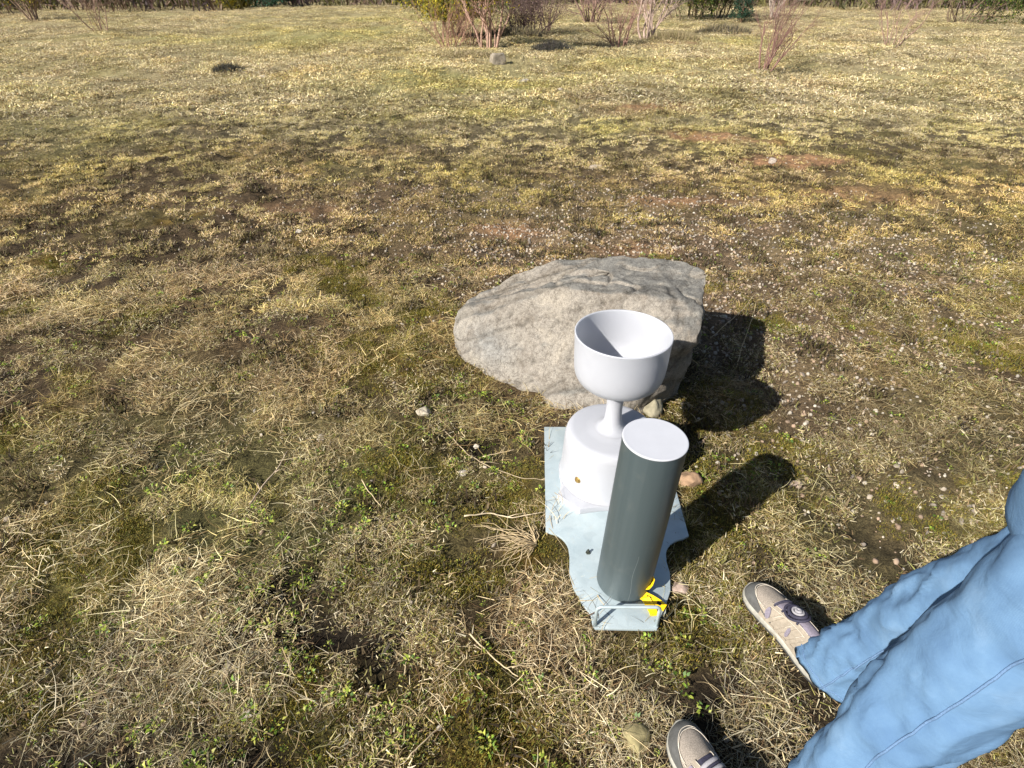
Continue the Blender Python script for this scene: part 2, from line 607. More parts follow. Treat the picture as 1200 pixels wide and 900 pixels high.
def hgt(x, y):
    x, y = np.asarray(x, float), np.asarray(y, float)
    flat = sst(.0, .22, polydist(x, y, PLATE)) * sst(.02, .18, footdist(x, y))
    r = np.hypot(x, y)
    h = (fbm(x * 2.6, y * 2.6, 61, 4) - .5) * .085 + (fbm(x * 11, y * 11, 71, 3) - .5) * (.028 + .03 * sst(2.2, 5, y))
    h = h + (fbm(x * 5, y * 5, 75, 2) - .5) * .05 * sst(2.4, 5, y)
    for c, rx, ry in HOLLOWS:
        h = h - .035 * blob(x, y, c, rx, ry)
    far = (fbm(x * .35, y * .35, 81, 3) - .5) * .35 * sst(5, 14, r)
    far = far + (fbm(x * .05, y * .05, 91, 3) - .5) * 1.2 * sst(30, 120, r)
    return h * flat + far


# ------------------------------------------------------------------ ground sheet
def lines(lo, hi, step, far, grow):
    a = list(np.arange(lo, hi + 1e-6, step))
    s, p = step, a[-1]
    while p < far:
        s *= grow
        p += s
        a.append(p)
    s, p = step, a[0]
    while p > -far:
        s *= grow
        p -= s
        a.insert(0, p)
    return np.array(a)


gx = lines(-3.0, 3.0, 0.0145, 700, 1.045)
gy = lines(0.0, 6.5, 0.0145, 900, 1.035)
GX, GY = np.meshgrid(gx, gy)
GZ = hgt(GX, GY)
mk = masks(GX, GY)


def lerp(c, b, f):
    return c * (1 - f[..., None]) + np.array(b) * f[..., None]


gc = np.ones(GX.shape + (3,)) * np.array((.032, .024, .016))
gc = lerp(gc, (.090, .066, .040), sst(.48, .70, mk['n']))
gc = lerp(gc, (.150, .105, .062), mk['brown'] * .6)
gc = lerp(gc, (.42, .36, .22), sst(4.5, 12, GY) * .8)
gc = lerp(gc, (.075, .070, .014), mk['moss'] * .7)
gc = lerp(gc, (.18, .11, .018), mk['moss'] * sst(.5, .7, mk['n3']) * .6)
gc = lerp(gc, (.32, .33, .11), mk['green'] * .5)
gc = lerp(gc, (.20, .145, .10), mk['gravel'] * .6)
gc = lerp(gc, (.33, .195, .115), mk['red'] * .85)
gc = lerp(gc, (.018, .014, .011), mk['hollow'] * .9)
gv = np.stack([GX, GY, GZ], -1).reshape(-1, 3)
nx, ny = len(gx), len(gy)
ii = (np.arange(ny - 1)[:, None] * nx + np.arange(nx - 1)[None, :]).ravel()
gf = np.stack([ii, ii + 1, ii + nx + 1, ii + nx], -1)
ground = mesh('ground', gv, gf, M['ground'], cols=gc.reshape(-1, 3))
tagit(ground, 'rough ground of brown soil, moss and patches of red earth', kind='structure')


# ------------------------------------------------------------------ scattered ground cover
SRC = {}


def src_collection(name, builders):
    c = bpy.data.collections.new(name)
    for V, F, C, mat in builders:
        o = mesh(name, V, F, mat, smooth=False, cols=C)
        COL.objects.unlink(o)
        c.objects.link(o)
    return c


STRAW = np.array([(.64, .53, .32), (.54, .45, .28), (.78, .70, .50), (.42, .33, .19), (.27, .19, .105), (.17, .11, .065), (.58, .53, .37), (.72, .66, .52)]) * np.array((1.0, .965, .89))
OLIVE = np.array([(.46, .42, .13), (.30, .30, .085), (.50, .44, .20), (.22, .20, .065)])


def blades(n, rad, lmin, lmax, emin, emax, wid, pal, seed, droop=1.0, curl=1.0, segs=4, zlift=0.0, clump=False):
    g = np.random.default_rng(seed)
    V, F, C = [], [], []
    for i in range(n):
        r = rad * math.sqrt(g.random())
        a = g.random() * 2 * PI
        p = np.array([r * math.cos(a), r * math.sin(a), zlift * g.random() + .001])
        if clump:
            az = a + g.normal() * .7
        else:
            az = g.random() * 2 * PI
        el = R(g.uniform(emin, emax))
        L = g.uniform(lmin, lmax) * (0.7 + .6 * g.random())
        cz = g.normal() * curl
        w0 = wid * g.uniform(.6, 1.4)
        c = pal[g.integers(len(pal))] * g.uniform(.75, 1.2)
        b = len(V)
        side_tilt = g.normal() * .6
        for s in range(segs + 1):
            f = s / segs
            d = np.array([math.cos(az) * math.cos(el), math.sin(az) * math.cos(el), math.sin(el)])
            sd_ = np.array([-math.sin(az), math.cos(az), side_tilt])
            sd_ /= np.linalg.norm(sd_)
            ww = w0 * (1 - f * .8) * .5
            for q in (-1, 1):
                v = p + sd_ * ww * q
                V.append((v[0], v[1], max(v[2], -.004)))
                C.append(c * (.8 + .3 * f))
            p = p + d * L / segs
            if p[2] < 0.002:
                p[2] = 0.002 + .004 * g.random()
            az += cz / segs
            el -= droop * (R(30) + .5 * abs(el)) / segs * g.uniform(.4, 1.6)
            el = max(el, R(-20))
        for s in range(segs):
            k = b + 2 * s
            F.append((k, k + 1, k + 3, k + 2))
    return np.array(V), np.array(F), np.clip(np.array(C), 0, 1), M['blade']


def leaves(n, rad, size, pal, seed, hmax=.02):
    g = np.random.default_rng(seed)
    V, F, C = [], [], []
    for i in range(n):
        r = rad * math.sqrt(g.random())
        a = g.random() * 2 * PI
        az = a + g.normal() * .5
        el = R(g.uniform(5, 50))
        L = size * g.uniform(.6, 1.3)
        W = L * g.uniform(.35, .55)
        p = np.array([r * math.cos(a), r * math.sin(a), g.uniform(.3, 1) * hmax])
        d = np.array([math.cos(az) * math.cos(el), math.sin(az) * math.cos(el), math.sin(el)])
        s = np.array([-math.sin(az), math.cos(az), g.normal() * .25])
        u = np.cross(s, d) * -.18 * L
        c = pal[g.integers(len(pal))] * g.uniform(.8, 1.2)
        b = len(V)
        for q in (p, p + d * L * .4 - s * W * .5 + u, p + d * L * .5, p + d * L * .4 + s * W * .5 + u, p + d * L - np.array([0, 0, .15 * L])):
            V.append(q)
            C.append(c)
        F += [(b, b + 1, b + 2, b + 3), (b + 1, b + 4, b + 3, b + 2)]
    return np.array(V), np.array(F), np.clip(np.array(C), 0, 1), M['leaf']


def pebble(seed):
    g = np.random.default_rng(seed)
    bm = bmesh.new()
    bmesh.ops.create_icosphere(bm, subdivisions=2, radius=1)
    off = g.random(3) * 50
    sc = np.array([g.uniform(.8, 1.2), g.uniform(.6, 1.0), g.uniform(.4, .75)])
    V = []
    for v in bm.verts:
        k = 1 + .35 * mnoise.noise(Vector(v.co * 1.3) + Vector(off)) + .15 * mnoise.noise(Vector(v.co * 3) + Vector(off))
        V.append(np.array(v.co) * k * sc)
    F = np.array([[v.index for v in f.verts] for f in bm.faces])
    bm.free()
    c = np.array([(.30, .255, .20), (.38, .34, .28), (.24, .175, .125), (.29, .205, .145), (.33, .28, .22), (.17, .145, .12)][seed % 6])
    return np.array(V), F, np.ones((len(V), 3)) * c, M['pebble']


GREENS = np.array([(.17, .27, .035), (.28, .37, .05), (.38, .42, .07), (.11, .19, .05), (.45, .45, .10)])
MOSSC = np.array([(.17, .16, .025), (.22, .19, .03), (.26, .19, .03), (.13, .14, .03), (.30, .22, .05)])
SRC['thatch'] = src_collection('thatch_source', [blades(46, .085, .025, .085, 0, 24, .0018, STRAW, 100 + i, .5, .7, 4, .022) for i in range(8)])
SRC['litter'] = src_collection('litter_source', [blades(80, .06, .005, .022, 0, 35, .0024, np.vstack([STRAW, STRAW[3:6], OLIVE]), 150 + i, .4, .5, 1, .014) for i in range(6)])
SRC['turf'] = src_collection('turf_source', [blades(70, .05, .012, .040, 10, 70, .0019, np.vstack([STRAW, STRAW, OLIVE]), 200 + i, .9, .7, 3, .0) for i in range(6)])
SRC['wisp'] = src_collection('wisp_source', [blades(24, .02, .04, .09, 25, 80, .0021, np.vstack([STRAW, OLIVE[:3]]), 300 + i, 1.3, .7, 5, .0, True) for i in range(5)])
SRC['far'] = src_collection('far_source', [blades(80, .20, .018, .055, 5, 50, .0095, np.vstack([STRAW, STRAW, STRAW * .8, OLIVE[:2]]), 400 + i, 1.0, .6, 2, .0) for i in range(5)])
SRC['coarse'] = src_collection('coarse_source', [blades(34, .06, .012, .042, 4, 60, .0052, np.vstack([STRAW, STRAW[:1] * .9, OLIVE]), 450 + i, .8, .7, 2, .012) for i in range(7)])
SRC['clod'] = src_collection('clod_source', [blades(40, .045, .010, .030, 20, 85, .0060, np.array([(.09, .065, .035), (.14, .10, .05), (.16, .15, .05), (.06, .045, .03)]), 470 + i, .8, .5, 1, .004) for i in range(4)])
SRC['moss'] = src_collection('moss_source', [blades(170, .035, .003, .008, 20, 90, .0021, MOSSC, 500 + i, .6, .4, 1, .009) for i in range(4)])
SRC['weed'] = src_collection('weed_source', [leaves(16, .022, .017, GREENS, 600 + i) for i in range(6)])
SRC['pebble'] = src_collection('pebble_source', [pebble(700 + i) for i in range(6)])


def scatter(name, x, y, z, rotz, tilt, scale, nvar, tint, src, label):
    n = len(x)
    me = bpy.data.meshes.new(name)
    me.vertices.add(n)
    me.vertices.foreach_set('co', np.stack([x, y, z], -1).astype(np.float32).ravel())
    rot = np.stack([rng.normal(size=n) * tilt, rng.normal(size=n) * tilt, rotz], -1).astype(np.float32)
    me.attributes.new('rot', 'FLOAT_VECTOR', 'POINT').data.foreach_set('vector', rot.ravel())
    me.attributes.new('scl', 'FLOAT', 'POINT').data.foreach_set('value', scale.astype(np.float32))
    me.attributes.new('idx', 'INT', 'POINT').data.foreach_set('value', rng.integers(0, nvar, n).astype(np.int32))
    c = np.ones((n, 4), np.float32)
    c[:, :3] = tint
    me.attributes.new('tint', 'FLOAT_COLOR', 'POINT').data.foreach_set('color', c.ravel())
    o = bpy.data.objects.new(name, me)
    COL.objects.link(o)
    g = bpy.data.node_groups.new(name + '_scatter', 'GeometryNodeTree')
    g.interface.new_socket('Geometry', in_out='INPUT', socket_type='NodeSocketGeometry')
    g.interface.new_socket('Geometry', in_out='OUTPUT', socket_type='NodeSocketGeometry')
    gi, go = g.nodes.new('NodeGroupInput'), g.nodes.new('NodeGroupOutput')
    ip = g.nodes.new('GeometryNodeInstanceOnPoints')
    ci = g.nodes.new('GeometryNodeCollectionInfo')
    ci.inputs['Collection'].default_value = SRC[src]
    ci.inputs['Separate Children'].default_value = True
    ci.inputs['Reset Children'].default_value = True

    def na(nm, dt):
        q = g.nodes.new('GeometryNodeInputNamedAttribute')
        q.data_type = dt
        q.inputs['Name'].default_value = nm
        return q.outputs['Attribute']
    er = g.nodes.new('FunctionNodeEulerToRotation')
    g.links.new(na('rot', 'FLOAT_VECTOR'), er.inputs[0])
    g.links.new(gi.outputs[0], ip.inputs['Points'])
    g.links.new(ci.outputs[0], ip.inputs['Instance'])
    ip.inputs['Pick Instance'].default_value = True
    g.links.new(na('idx', 'INT'), ip.inputs['Instance Index'])
    g.links.new(er.outputs[0], ip.inputs['Rotation'])
    g.links.new(na('scl', 'FLOAT'), ip.inputs['Scale'])
    g.links.new(ip.outputs[0], go.inputs[0])
    md = o.modifiers.new('scatter', 'NODES')
    md.node_group = g
    tagit(o, label, kind='stuff')
    return o


def clear_of(x, y, mg=0.015):
    return (polydist(x, y, PLATE) > mg) & (polydist(x, y, BASE_ST) > mg * .3) & (footdist(x, y) > .048)


def sample(n, y0, y1, pad, power=1.0):
    """points over the strip of ground the camera can see (and some beside it)"""
    y = y0 + (y1 - y0) * rng.random(n * 3)
    wmax = 1.1 * y1 + 1.1 + pad
    x = (rng.random(n * 3) * 2 - 1) * wmax
    dep = y * math.cos(R(PITCH)) + CAM_H * math.sin(R(PITCH))
    ok = np.abs(x) < dep * 1.08 + pad
    x, y = x[ok], y[ok]
    return x[:n], y[:n]


def put(name, n, y0, y1, pad, dens, src, nvar, smin, smax, tintf, label, tilt=.15, zoff=0.0, mg=.015):
    x, y = sample(int(n * 1.18), y0, y1, pad)
    m = masks(x, y)
    keep = (rng.random(len(x)) < dens(x, y, m)) & clear_of(x, y, mg)
    x, y = x[keep], y[keep]
    m = {k: v[keep] for k, v in m.items()}
    z = hgt(x, y) + zoff
    sc = smin + (smax - smin) * rng.random(len(x)) ** 1.5
    t = tintf(x, y, m, len(x))
    return scatter(name, x, y, z, rng.random(len(x)) * 2 * PI, tilt, sc, nvar, t, src, label)


def tint_grass(x, y, m, n):
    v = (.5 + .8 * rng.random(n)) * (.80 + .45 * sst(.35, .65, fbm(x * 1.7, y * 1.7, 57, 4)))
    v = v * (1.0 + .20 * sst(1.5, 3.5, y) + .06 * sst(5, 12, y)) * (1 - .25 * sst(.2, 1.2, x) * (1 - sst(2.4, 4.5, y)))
    t = np.ones((n, 3))
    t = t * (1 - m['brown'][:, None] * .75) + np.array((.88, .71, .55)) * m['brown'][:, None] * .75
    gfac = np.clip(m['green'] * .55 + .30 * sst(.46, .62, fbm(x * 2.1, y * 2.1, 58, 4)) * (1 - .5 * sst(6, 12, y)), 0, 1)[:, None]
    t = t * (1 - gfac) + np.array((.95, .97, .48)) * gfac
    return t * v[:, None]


def tint_plain(x, y, m, n):
    return np.ones((n, 3)) * (.7 + .6 * rng.random(n))[:, None]


def gap(x, y, lo=.40, hi=.56):
    return sst(lo, hi, fbm(x * 9, y * 9, 133, 3))


def d_thatch(x, y, m):
    d = .06 + 1.0 * sst(.40, .62, fbm(x * 3.2, y * 3.2, 33, 4))
    return d * (.12 + .88 * gap(x, y, .44, .60)) * (1 - .95 * m['hollow']) * (1 - .8 * m['gravel']) * (1 - .95 * m['red']) * (1 - .65 * m['moss'])


def d_turf(x, y, m):
    d = .04 + 1.0 * sst(.44, .62, fbm(x * 4.2, y * 4.2, 37, 4))
    return d * (.06 + .94 * gap(x, y, .43, .58)) * (1 - .97 * m['hollow']) * (1 - .75 * m['gravel']) * (1 - .97 * m['red']) * (1 - .3 * m['brown'])


def d_litter(x, y, m):
    return (.10 + .8 * sst(.38, .62, m['n3'])) * gap(x, y, .36, .58) * (1 - .9 * m['hollow']) * (1 - .5 * m['gravel']) * (1 - .9 * m['red']) * (1 - .7 * m['moss'])


def d_wisp(x, y, m):
    return (.06 + sst(.52, .68, fbm(x * 1.9, y * 1.9, 39, 3))) * (1 - m['hollow']) * (1 - .85 * m['gravel']) * (1 - .9 * m['red']) * (1 - .6 * m['brown'])


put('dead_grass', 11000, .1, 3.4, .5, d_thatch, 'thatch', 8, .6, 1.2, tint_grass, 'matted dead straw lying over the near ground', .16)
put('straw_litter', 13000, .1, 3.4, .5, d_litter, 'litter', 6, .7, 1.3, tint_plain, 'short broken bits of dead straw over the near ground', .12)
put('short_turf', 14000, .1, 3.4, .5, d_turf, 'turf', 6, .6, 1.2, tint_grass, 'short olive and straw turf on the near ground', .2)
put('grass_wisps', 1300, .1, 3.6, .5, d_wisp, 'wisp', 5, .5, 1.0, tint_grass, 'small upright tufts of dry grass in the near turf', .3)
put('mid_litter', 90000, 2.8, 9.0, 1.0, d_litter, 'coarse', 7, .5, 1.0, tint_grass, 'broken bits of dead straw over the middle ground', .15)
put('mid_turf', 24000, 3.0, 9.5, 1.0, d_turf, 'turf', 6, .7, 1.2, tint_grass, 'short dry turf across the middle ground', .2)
put('dark_turf', 20000, .2, 10.0, 1.0, lambda x, y, m: (.3 + .6 * m['brown']) * (1 - m['red']) * sst(.45, .6, fbm(x * 7, y * 7, 139, 3)), 'clod', 4, .7, 1.5, tint_plain,
    'dark withered tufts between the straw of the middle ground', .2)
put('mid_wisps', 6000, 3.2, 10, 1.0, d_wisp, 'wisp', 5, .6, 1.2, tint_grass, 'upright tufts of dry grass across the middle ground', .3)
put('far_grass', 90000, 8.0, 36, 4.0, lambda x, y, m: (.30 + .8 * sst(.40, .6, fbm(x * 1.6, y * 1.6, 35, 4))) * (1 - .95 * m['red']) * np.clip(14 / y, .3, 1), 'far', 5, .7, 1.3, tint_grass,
    'pale dry grass over the far part of the field', .15)
put('moss', 14000, .1, 3.6, .4, lambda x, y, m: np.clip(m['moss'] * 1.5, 0, 1) * (1 - .8 * m['hollow']), 'moss', 4, .6, 1.5, tint_plain, 'olive and ochre moss cushions between the grass', .1)
put('low_weeds', 7500, .1, 3.6, .4, lambda x, y, m: .08 + .8 * blob(x, y, at(600, 790), .28, .2) + .5 * blob(x, y, at(560, 470), .3, .15) + .9 * sst(.48, .64, fbm(x * 3.1, y * 3.1, 51, 3)) * (1 - sst(1.1, 3.0, y) * .8), 'weed', 6, .3, .85, tint_plain,
    'small bright green weed leaves among the grass', .2, .006)
put('gravel', 90000, .2, 8.0, .6, lambda x, y, m: np.clip(m['gravel'] * 1.1 + .02, 0, 1), 'pebble', 6, .0025, .012, tint_plain, 'small pale stones scattered over the brown soil', 1.0, .001)


# ------------------------------------------------------------------ boulder
def closed_spline(P, n):
    P = np.array(P, float)
    m = len(P)
    out = []
    for i in range(n):
        f = i / n * m
        k = int(f)
        t = f - k
        a, b, c, d = P[(k - 1) % m], P[k % m], P[(k + 1) % m], P[(k + 2) % m]
        out.append(.5 * ((2 * b) + (-a + c) * t + (2 * a - 5 * b + 4 * c - d) * t * t + (-a + 3 * b - 3 * c + d) * t ** 3))
    return np.array(out)


def boulder():
    n = 220
    base = closed_spline([(x, y, 0) for x, y in BASE_ST], n)
    ridge = closed_spline(RIDGE_ST, n)
    mid = closed_spline(MID_ST, n)
    cen = np.array((.42, 2.33, .455))
    rings = []
    b2 = base.copy()
    b2[:, 2] = -.09
    rings.append(b2)
    rows = 34
    for j in range(rows):
        f = j / rows
        b3 = base.copy()
        b3[:, 2] = -.02
        p = b3 * (1 - 2 * f) + mid * 2 * f if f < .5 else mid * (2 - 2 * f) + ridge * (2 * f - 1)
        rings.append(p)
    for j in range(40):
        f = j / 40
        p = ridge * (1 - f) + cen * f
        rings.append(p)
    V = np.concatenate(rings)
    V = np.vstack([V, cen[None]])
    F = []
    m = len(rings)
    for j in range(m - 1):
        for i in range(n):
            k = (i + 1) % n
            F.append((j * n + i, j * n + k, (j + 1) * n + k, (j + 1) * n + i))
    top = m * n
    for i in range(n):
        F.append(((m - 1) * n + i, (m - 1) * n + (i + 1) % n, top))
    off = np.array((.42, 2.4, 0))
    o = mesh('boulder', V - off, F, M['boulder'], loc=tuple(off))
    bm = bmesh.new()
    bm.from_mesh(o.data)
    for it in range(3):
        bmesh.ops.smooth_vert(bm, verts=[v for v in bm.verts if v.co.z > -.05], factor=.5, use_axis_x=True, use_axis_y=True, use_axis_z=True)
    bm.normal_update()
    mv = []
    for v in bm.verts:
        p = v.co
        q = Vector((p.x * 4, p.y * 4, p.z * 6))
        d = .020 * mnoise.noise(q)
        # split faces: step like breaks running across the stone
        s = mnoise.noise(Vector((p.x * 2.2 + p.y * 5.0, p.z * 9 - p.x * 1.5, 3.1)))
        d += .008 * (abs(s) ** .6 * (1 if s > 0 else -1))
        cr = abs(mnoise.noise(Vector((p.x * 5 - p.y * 3, p.y * 4 + p.z * 5, 9.0))))
        d -= .009 * max(0, 1 - cr / .05)
        d += .018 * (abs(mnoise.noise(Vector((p.x * 5 + 3, p.y * 6, p.z * 7)))) - .25)
        c2 = mnoise.noise(Vector((p.x * 3.1 - p.z * 6, p.y * 3 + p.z * 2, 21.0)))
        d -= .014 * max(0, 1 - abs(c2) / .035)
        d += .010 * (math.floor(mnoise.noise(Vector((p.x * 4, p.z * 5, p.y * 4 + 40))) * 4) / 4)
        d += .009 * mnoise.noise(q * 4.3) + .004 * mnoise.noise(q * 11)
        mv.append(v.normal * d)
    for v, d in zip(bm.verts, mv):
        v.co += d
    bm.normal_update()
    bm.to_mesh(o.data)
    bm.free()
    C = []
    for v in o.data.vertices:
        nz = v.normal.z
        p = v.co
        q = mnoise.noise(p * 3.2) * .5 + mnoise.noise(p * 9) * .25
        li = min(1, max(0, (nz - .80 + q * .22) / .1))            # grey weathering and lichen on the flat top
        a = np.array((.262, .238, .207)) * (1 + .25 * q)
        a = a * (1 - .45 * max(0, mnoise.noise(p * 2 + Vector((7, 0, 0))))) + np.array((.30, .305, .30)) * .45 * max(0, mnoise.noise(p * 2 + Vector((7, 0, 0))))
        b = np.array((.180, .174, .160)) * (1 + .4 * q)
        ck = min(abs(mnoise.noise(Vector((p.x * 5 - p.y * 3, p.y * 4 + p.z * 5, 9.0)))) / .035, abs(mnoise.noise(Vector((p.x * 3.1 - p.z * 6, p.y * 3 + p.z * 2, 21.0)))) / .03)
        crack_tone = .55 + .45 * min(1, ck)                         # colour goes darker along the cracks
        gp = math.exp(-((p.x + .52) / .10) ** 2 - ((p.z - .10) / .07) ** 2)
        col = (a * (1 - li) + b * li) * crack_tone
        C.append(col * (1 - .5 * gp) + np.array((.25, .26, .26)) * .5 * gp)
    a = o.data.color_attributes.new('col', 'FLOAT_COLOR', 'POINT')
    c = np.ones((len(C), 4), np.float32)
    c[:, :3] = np.array(C)
    a.data.foreach_set('color', c.ravel())
    tagit(o, 'big flat beige boulder with a grey weathered top behind the white gauge', 'boulder')


boulder()


# ------------------------------------------------------------------ steel plate with its handle
def prism(poly, z0, z1, bev=0.0):
    bm = bmesh.new()
    vs = [bm.verts.new((x, y, z0)) for x, y in poly]
    f = bm.faces.new(vs)
    f.normal_update()
    if f.normal.z > 0:
        f.normal_flip()
    r = bmesh.ops.extrude_face_region(bm, geom=[f])
    for v in r['geom']:
        if isinstance(v, bmesh.types.BMVert):
            v.co.z = z1
    bmesh.ops.recalc_face_normals(bm, faces=bm.faces)
    if bev:
        es = [e for e in bm.edges if abs(e.verts[0].co.z - z1) < 1e-6 and abs(e.verts[1].co.z - z1) < 1e-6]
        bmesh.ops.bevel(bm, geom=es, offset=bev, segments=2, affect='EDGES', profile=.5)
    V = [tuple(v.co) for v in bm.verts]
    F = [[v.index for v in f.verts] for f in bm.faces]
    bm.free()
    return V, F


def bm_arrays(bm):
    bm.verts.index_update()
    V = [tuple(v.co) for v in bm.verts]
    F = [[v.index for v in f.verts] for f in bm.faces]
    bm.free()
    return V, F


pl = thing('steel_plate', (.345, 1.3, 0), 'flat galvanised steel plate with notched sides lying on the grass', 'metal plate')
PO = np.array((.345, 1.3))
V, F = prism([(x - PO[0], y - PO[1]) for x, y in PLATE], PLATE_Z - .008, PLATE_Z, .0015)
mesh('plate', V, F, M['steel'], pl, auto=35)
hx0, hx1, hy = .229 - PO[0], .399 - PO[0], .949 - PO[1]
pts = [(hx0, hy, PLATE_Z - .004)]
for k in range(0, 7):
    a = R(180 - 15 * k)
    pts.append((hx0 + .014 + .014 * math.cos(a), hy + .003, PLATE_Z + .066 + .014 * math.sin(a)))
for k in range(0, 7):
    a = R(90 - 15 * k)
    pts.append((hx1 - .014 + .014 * math.cos(a), hy + .003, PLATE_Z + .066 + .014 * math.sin(a)))
pts.append((hx1, hy, PLATE_Z - .004))
V, F = tube(pts, .0048, 12)
mesh('handle', V, F, M['steel'], pl)
# four short stubs keep the plate off the grass
for sx, sy in ((-.19, .46), (.19, .46), (-.1, -.3), (.08, -.3)):
    V, F = lathe([(.012, -.02), (.012, PLATE_Z - .009)], 12, sx, sy)
    cap(V, F, 12, 0, True)
    cap(V, F, 12, 1)
    mesh('foot_stub', V, F, M['steel'], pl, auto=40)
bx, by = at(689, 648, PLATE_Z)
V, F = lathe([(.0075, .0), (.0075, .004), (.0035, .004), (.0035, .014), (.0001, .0145)], 6)
mesh('bolt', V, F, M['bolt'], pl, smooth=False, loc=(bx - PO[0], by - PO[1], PLATE_Z + .0005))

# ------------------------------------------------------------------ white gauge
ga = thing('rain_gauge', (GAUGE[0], GAUGE[1], PLATE_Z + .001), 'white plastic gauge with a round open bowl on a narrow stem', 'rain gauge')
# chamfered flange
hw, cc = .181, .112
poly = []
for k in range(33):                                      # round at the back
    a = R(-10 + 200 * k / 32)
    poly.append((.1665 * math.cos(a), .1665 * math.sin(a)))
poly += [(-.1655, -.055), (-.170, -.085), (-hw, -cc), (-cc, -hw)]
for k in range(1, 12):
    t = k / 12
    poly.append((-cc + 2 * cc * t, -hw + .016 * math.sin(PI * t)))
poly += [(cc, -hw), (hw, -cc), (.170, -.085), (.1655, -.055)]
V, F = prism(poly, 0, .024, .007)
mesh('flange', V, F, M['white'], ga, auto=35)
prof = [(.1690, .0245), (.1655, .0275), (.1635, .036), (.1622, .055), (.1595, .10), (.157, .150), (.1550, .188), (.152, .203), (.147, .213), (.139, .2185),
        (.125, .2205), (.09, .222), (.068, .224), (.058, .2265)]
V, F = lathe(prof, 96)
mesh('base_drum', V, F, M['white'], ga)
prof = [(.060, .2268), (.052, .2285), (.043, .234), (.035, .244), (.029, .259), (.0275, .278), (.0262, .302), (.0267, .33), (.029, .350), (.034, .368), (.041, .383), (.05, .393)]
V, F = lathe(prof, 64)
mesh('stem', V, F, M['white'], ga)
prof = [(.048, .3925), (.070, .400), (.095, .408), (.116, .419), (.130, .433), (.1375, .449), (.1408, .466), (.1422, .485), (.1432, .505), (.1445, .55), (.1465, .588), (.1468, .5895),
        (.1462, .5915), (.1440, .5920), (.1418, .5912), (.1412, .589), (.1395, .55), (.1388, .512), (.1372, .485), (.1335, .464), (.124, .446), (.108, .432), (.083, .423), (.06, .417), (.03, .414), (.004, .4130)]
V, F = lathe(prof, 96)
cap(V, F, 96, len(prof) - 1)
fixn(mesh('bowl', V, F, M['white'], ga))
# brass bolt on the drum
bz = .088
ba = math.atan2(-.112, -.118)
bp = np.array((.158 * math.cos(ba), .158 * math.sin(ba), bz))
V, F = lathe([(.0125, -.006), (.0125, .0015), (.0085, .0040), (.0085, .007), (.004, .009), (.0001, .0094)], 20)
bo = mesh('brass_bolt', V, F, M['brass'], ga, loc=tuple(bp), auto=40)
bo.rotation_euler = Vector((math.cos(ba), math.sin(ba), .05)).to_track_quat('Z', 'Y').to_euler()

# ------------------------------------------------------------------ grey pipe with its white cap
PH, PR = .545, .0795
pi_ = thing('plastic_pipe', (PIPE[0], PIPE[1], PLATE_Z + .001), 'upright dark grey plastic pipe closed with a white cap', 'pipe')
pi_.rotation_euler = (0, R(1.9), 0)
V, F = lathe([(PR - .006, 0), (PR - .001, 0), (PR, .001), (PR, PH - .003), (PR - .001, PH - .002), (PR - .004, PH - .002)], 96)
mesh('pipe_wall', V, F, M['pipe'], pi_, auto=40)
V, F = lathe([(PR - .0005, PH - .0018), (PR + .0006, PH - .0015), (PR + .0008, PH + .0008), (PR + .0002, PH + .0020), (PR - .0010, PH + .0025), (PR - .003, PH + .0026),
              (PR - .006, PH + .0024), (PR - .012, PH + .0023), (.02, PH + .0024), (.0005, PH + .0025)], 96)
cap(V, F, 96, 9)
fixn(mesh('cap', V, F, M['lid'], pi_))
# a pale moulding line down the front of the pipe
V, F = [], []
a0 = R(-92)
for k in range(21):
    z = .004 + k * .2 / 20
    a = a0 + .03 * math.sin(k * .4)
    for s in (-1, 1):
        V.append(((PR + .0006) * math.cos(a + s * .006), (PR + .0006) * math.sin(a + s * .006), z))
for k in range(20):
    F.append((2 * k, 2 * k + 1, 2 * k + 3, 2 * k + 2))
mesh('scratch', V, F, simple('pale_scratch', (.17, .20, .20), .5), pi_)

# ------------------------------------------------------------------ yellow ribbon of warning tape
tx, ty = at(760, 703, PLATE_Z)
tp = thing('warning_tape', (tx, ty, PLATE_Z + .001), 'crumpled yellow warning tape with black print at the foot of the pipe', 'tape')


def ribbon(path, width, wv, name, parent, mat, off=0.0, thick=.0009):
    V, F = [], []
    for i, p in enumerate(path):
        p = Vector(p)
        d = Vector(wv[i]).normalized()
        n = (Vector(path[min(i + 1, len(path) - 1)]) - Vector(path[max(i - 1, 0)])).normalized().cross(d).normalized()
        for s in (-.5, .5):
            V.append(tuple(p + d * width * s + n * (off + thick)))
        for s in (-.5, .5):
            V.append(tuple(p + d * width * s + n * (off - thick)))
    for i in range(len(path) - 1):
        a, b = 4 * i, 4 * i + 4
        F += [(a, a + 1, b + 1, b), (a + 2, b + 2, b + 3, a + 3), (a, b, b + 2, a + 2), (a + 1, a + 3, b + 3, b + 1)]
    F += [(0, 2, 3, 1)]
    e = 4 * (len(path) - 1)
    F += [(e, e + 1, e + 3, e + 2)]
    return fixn(mesh(name, V, F, mat, parent, smooth=False))


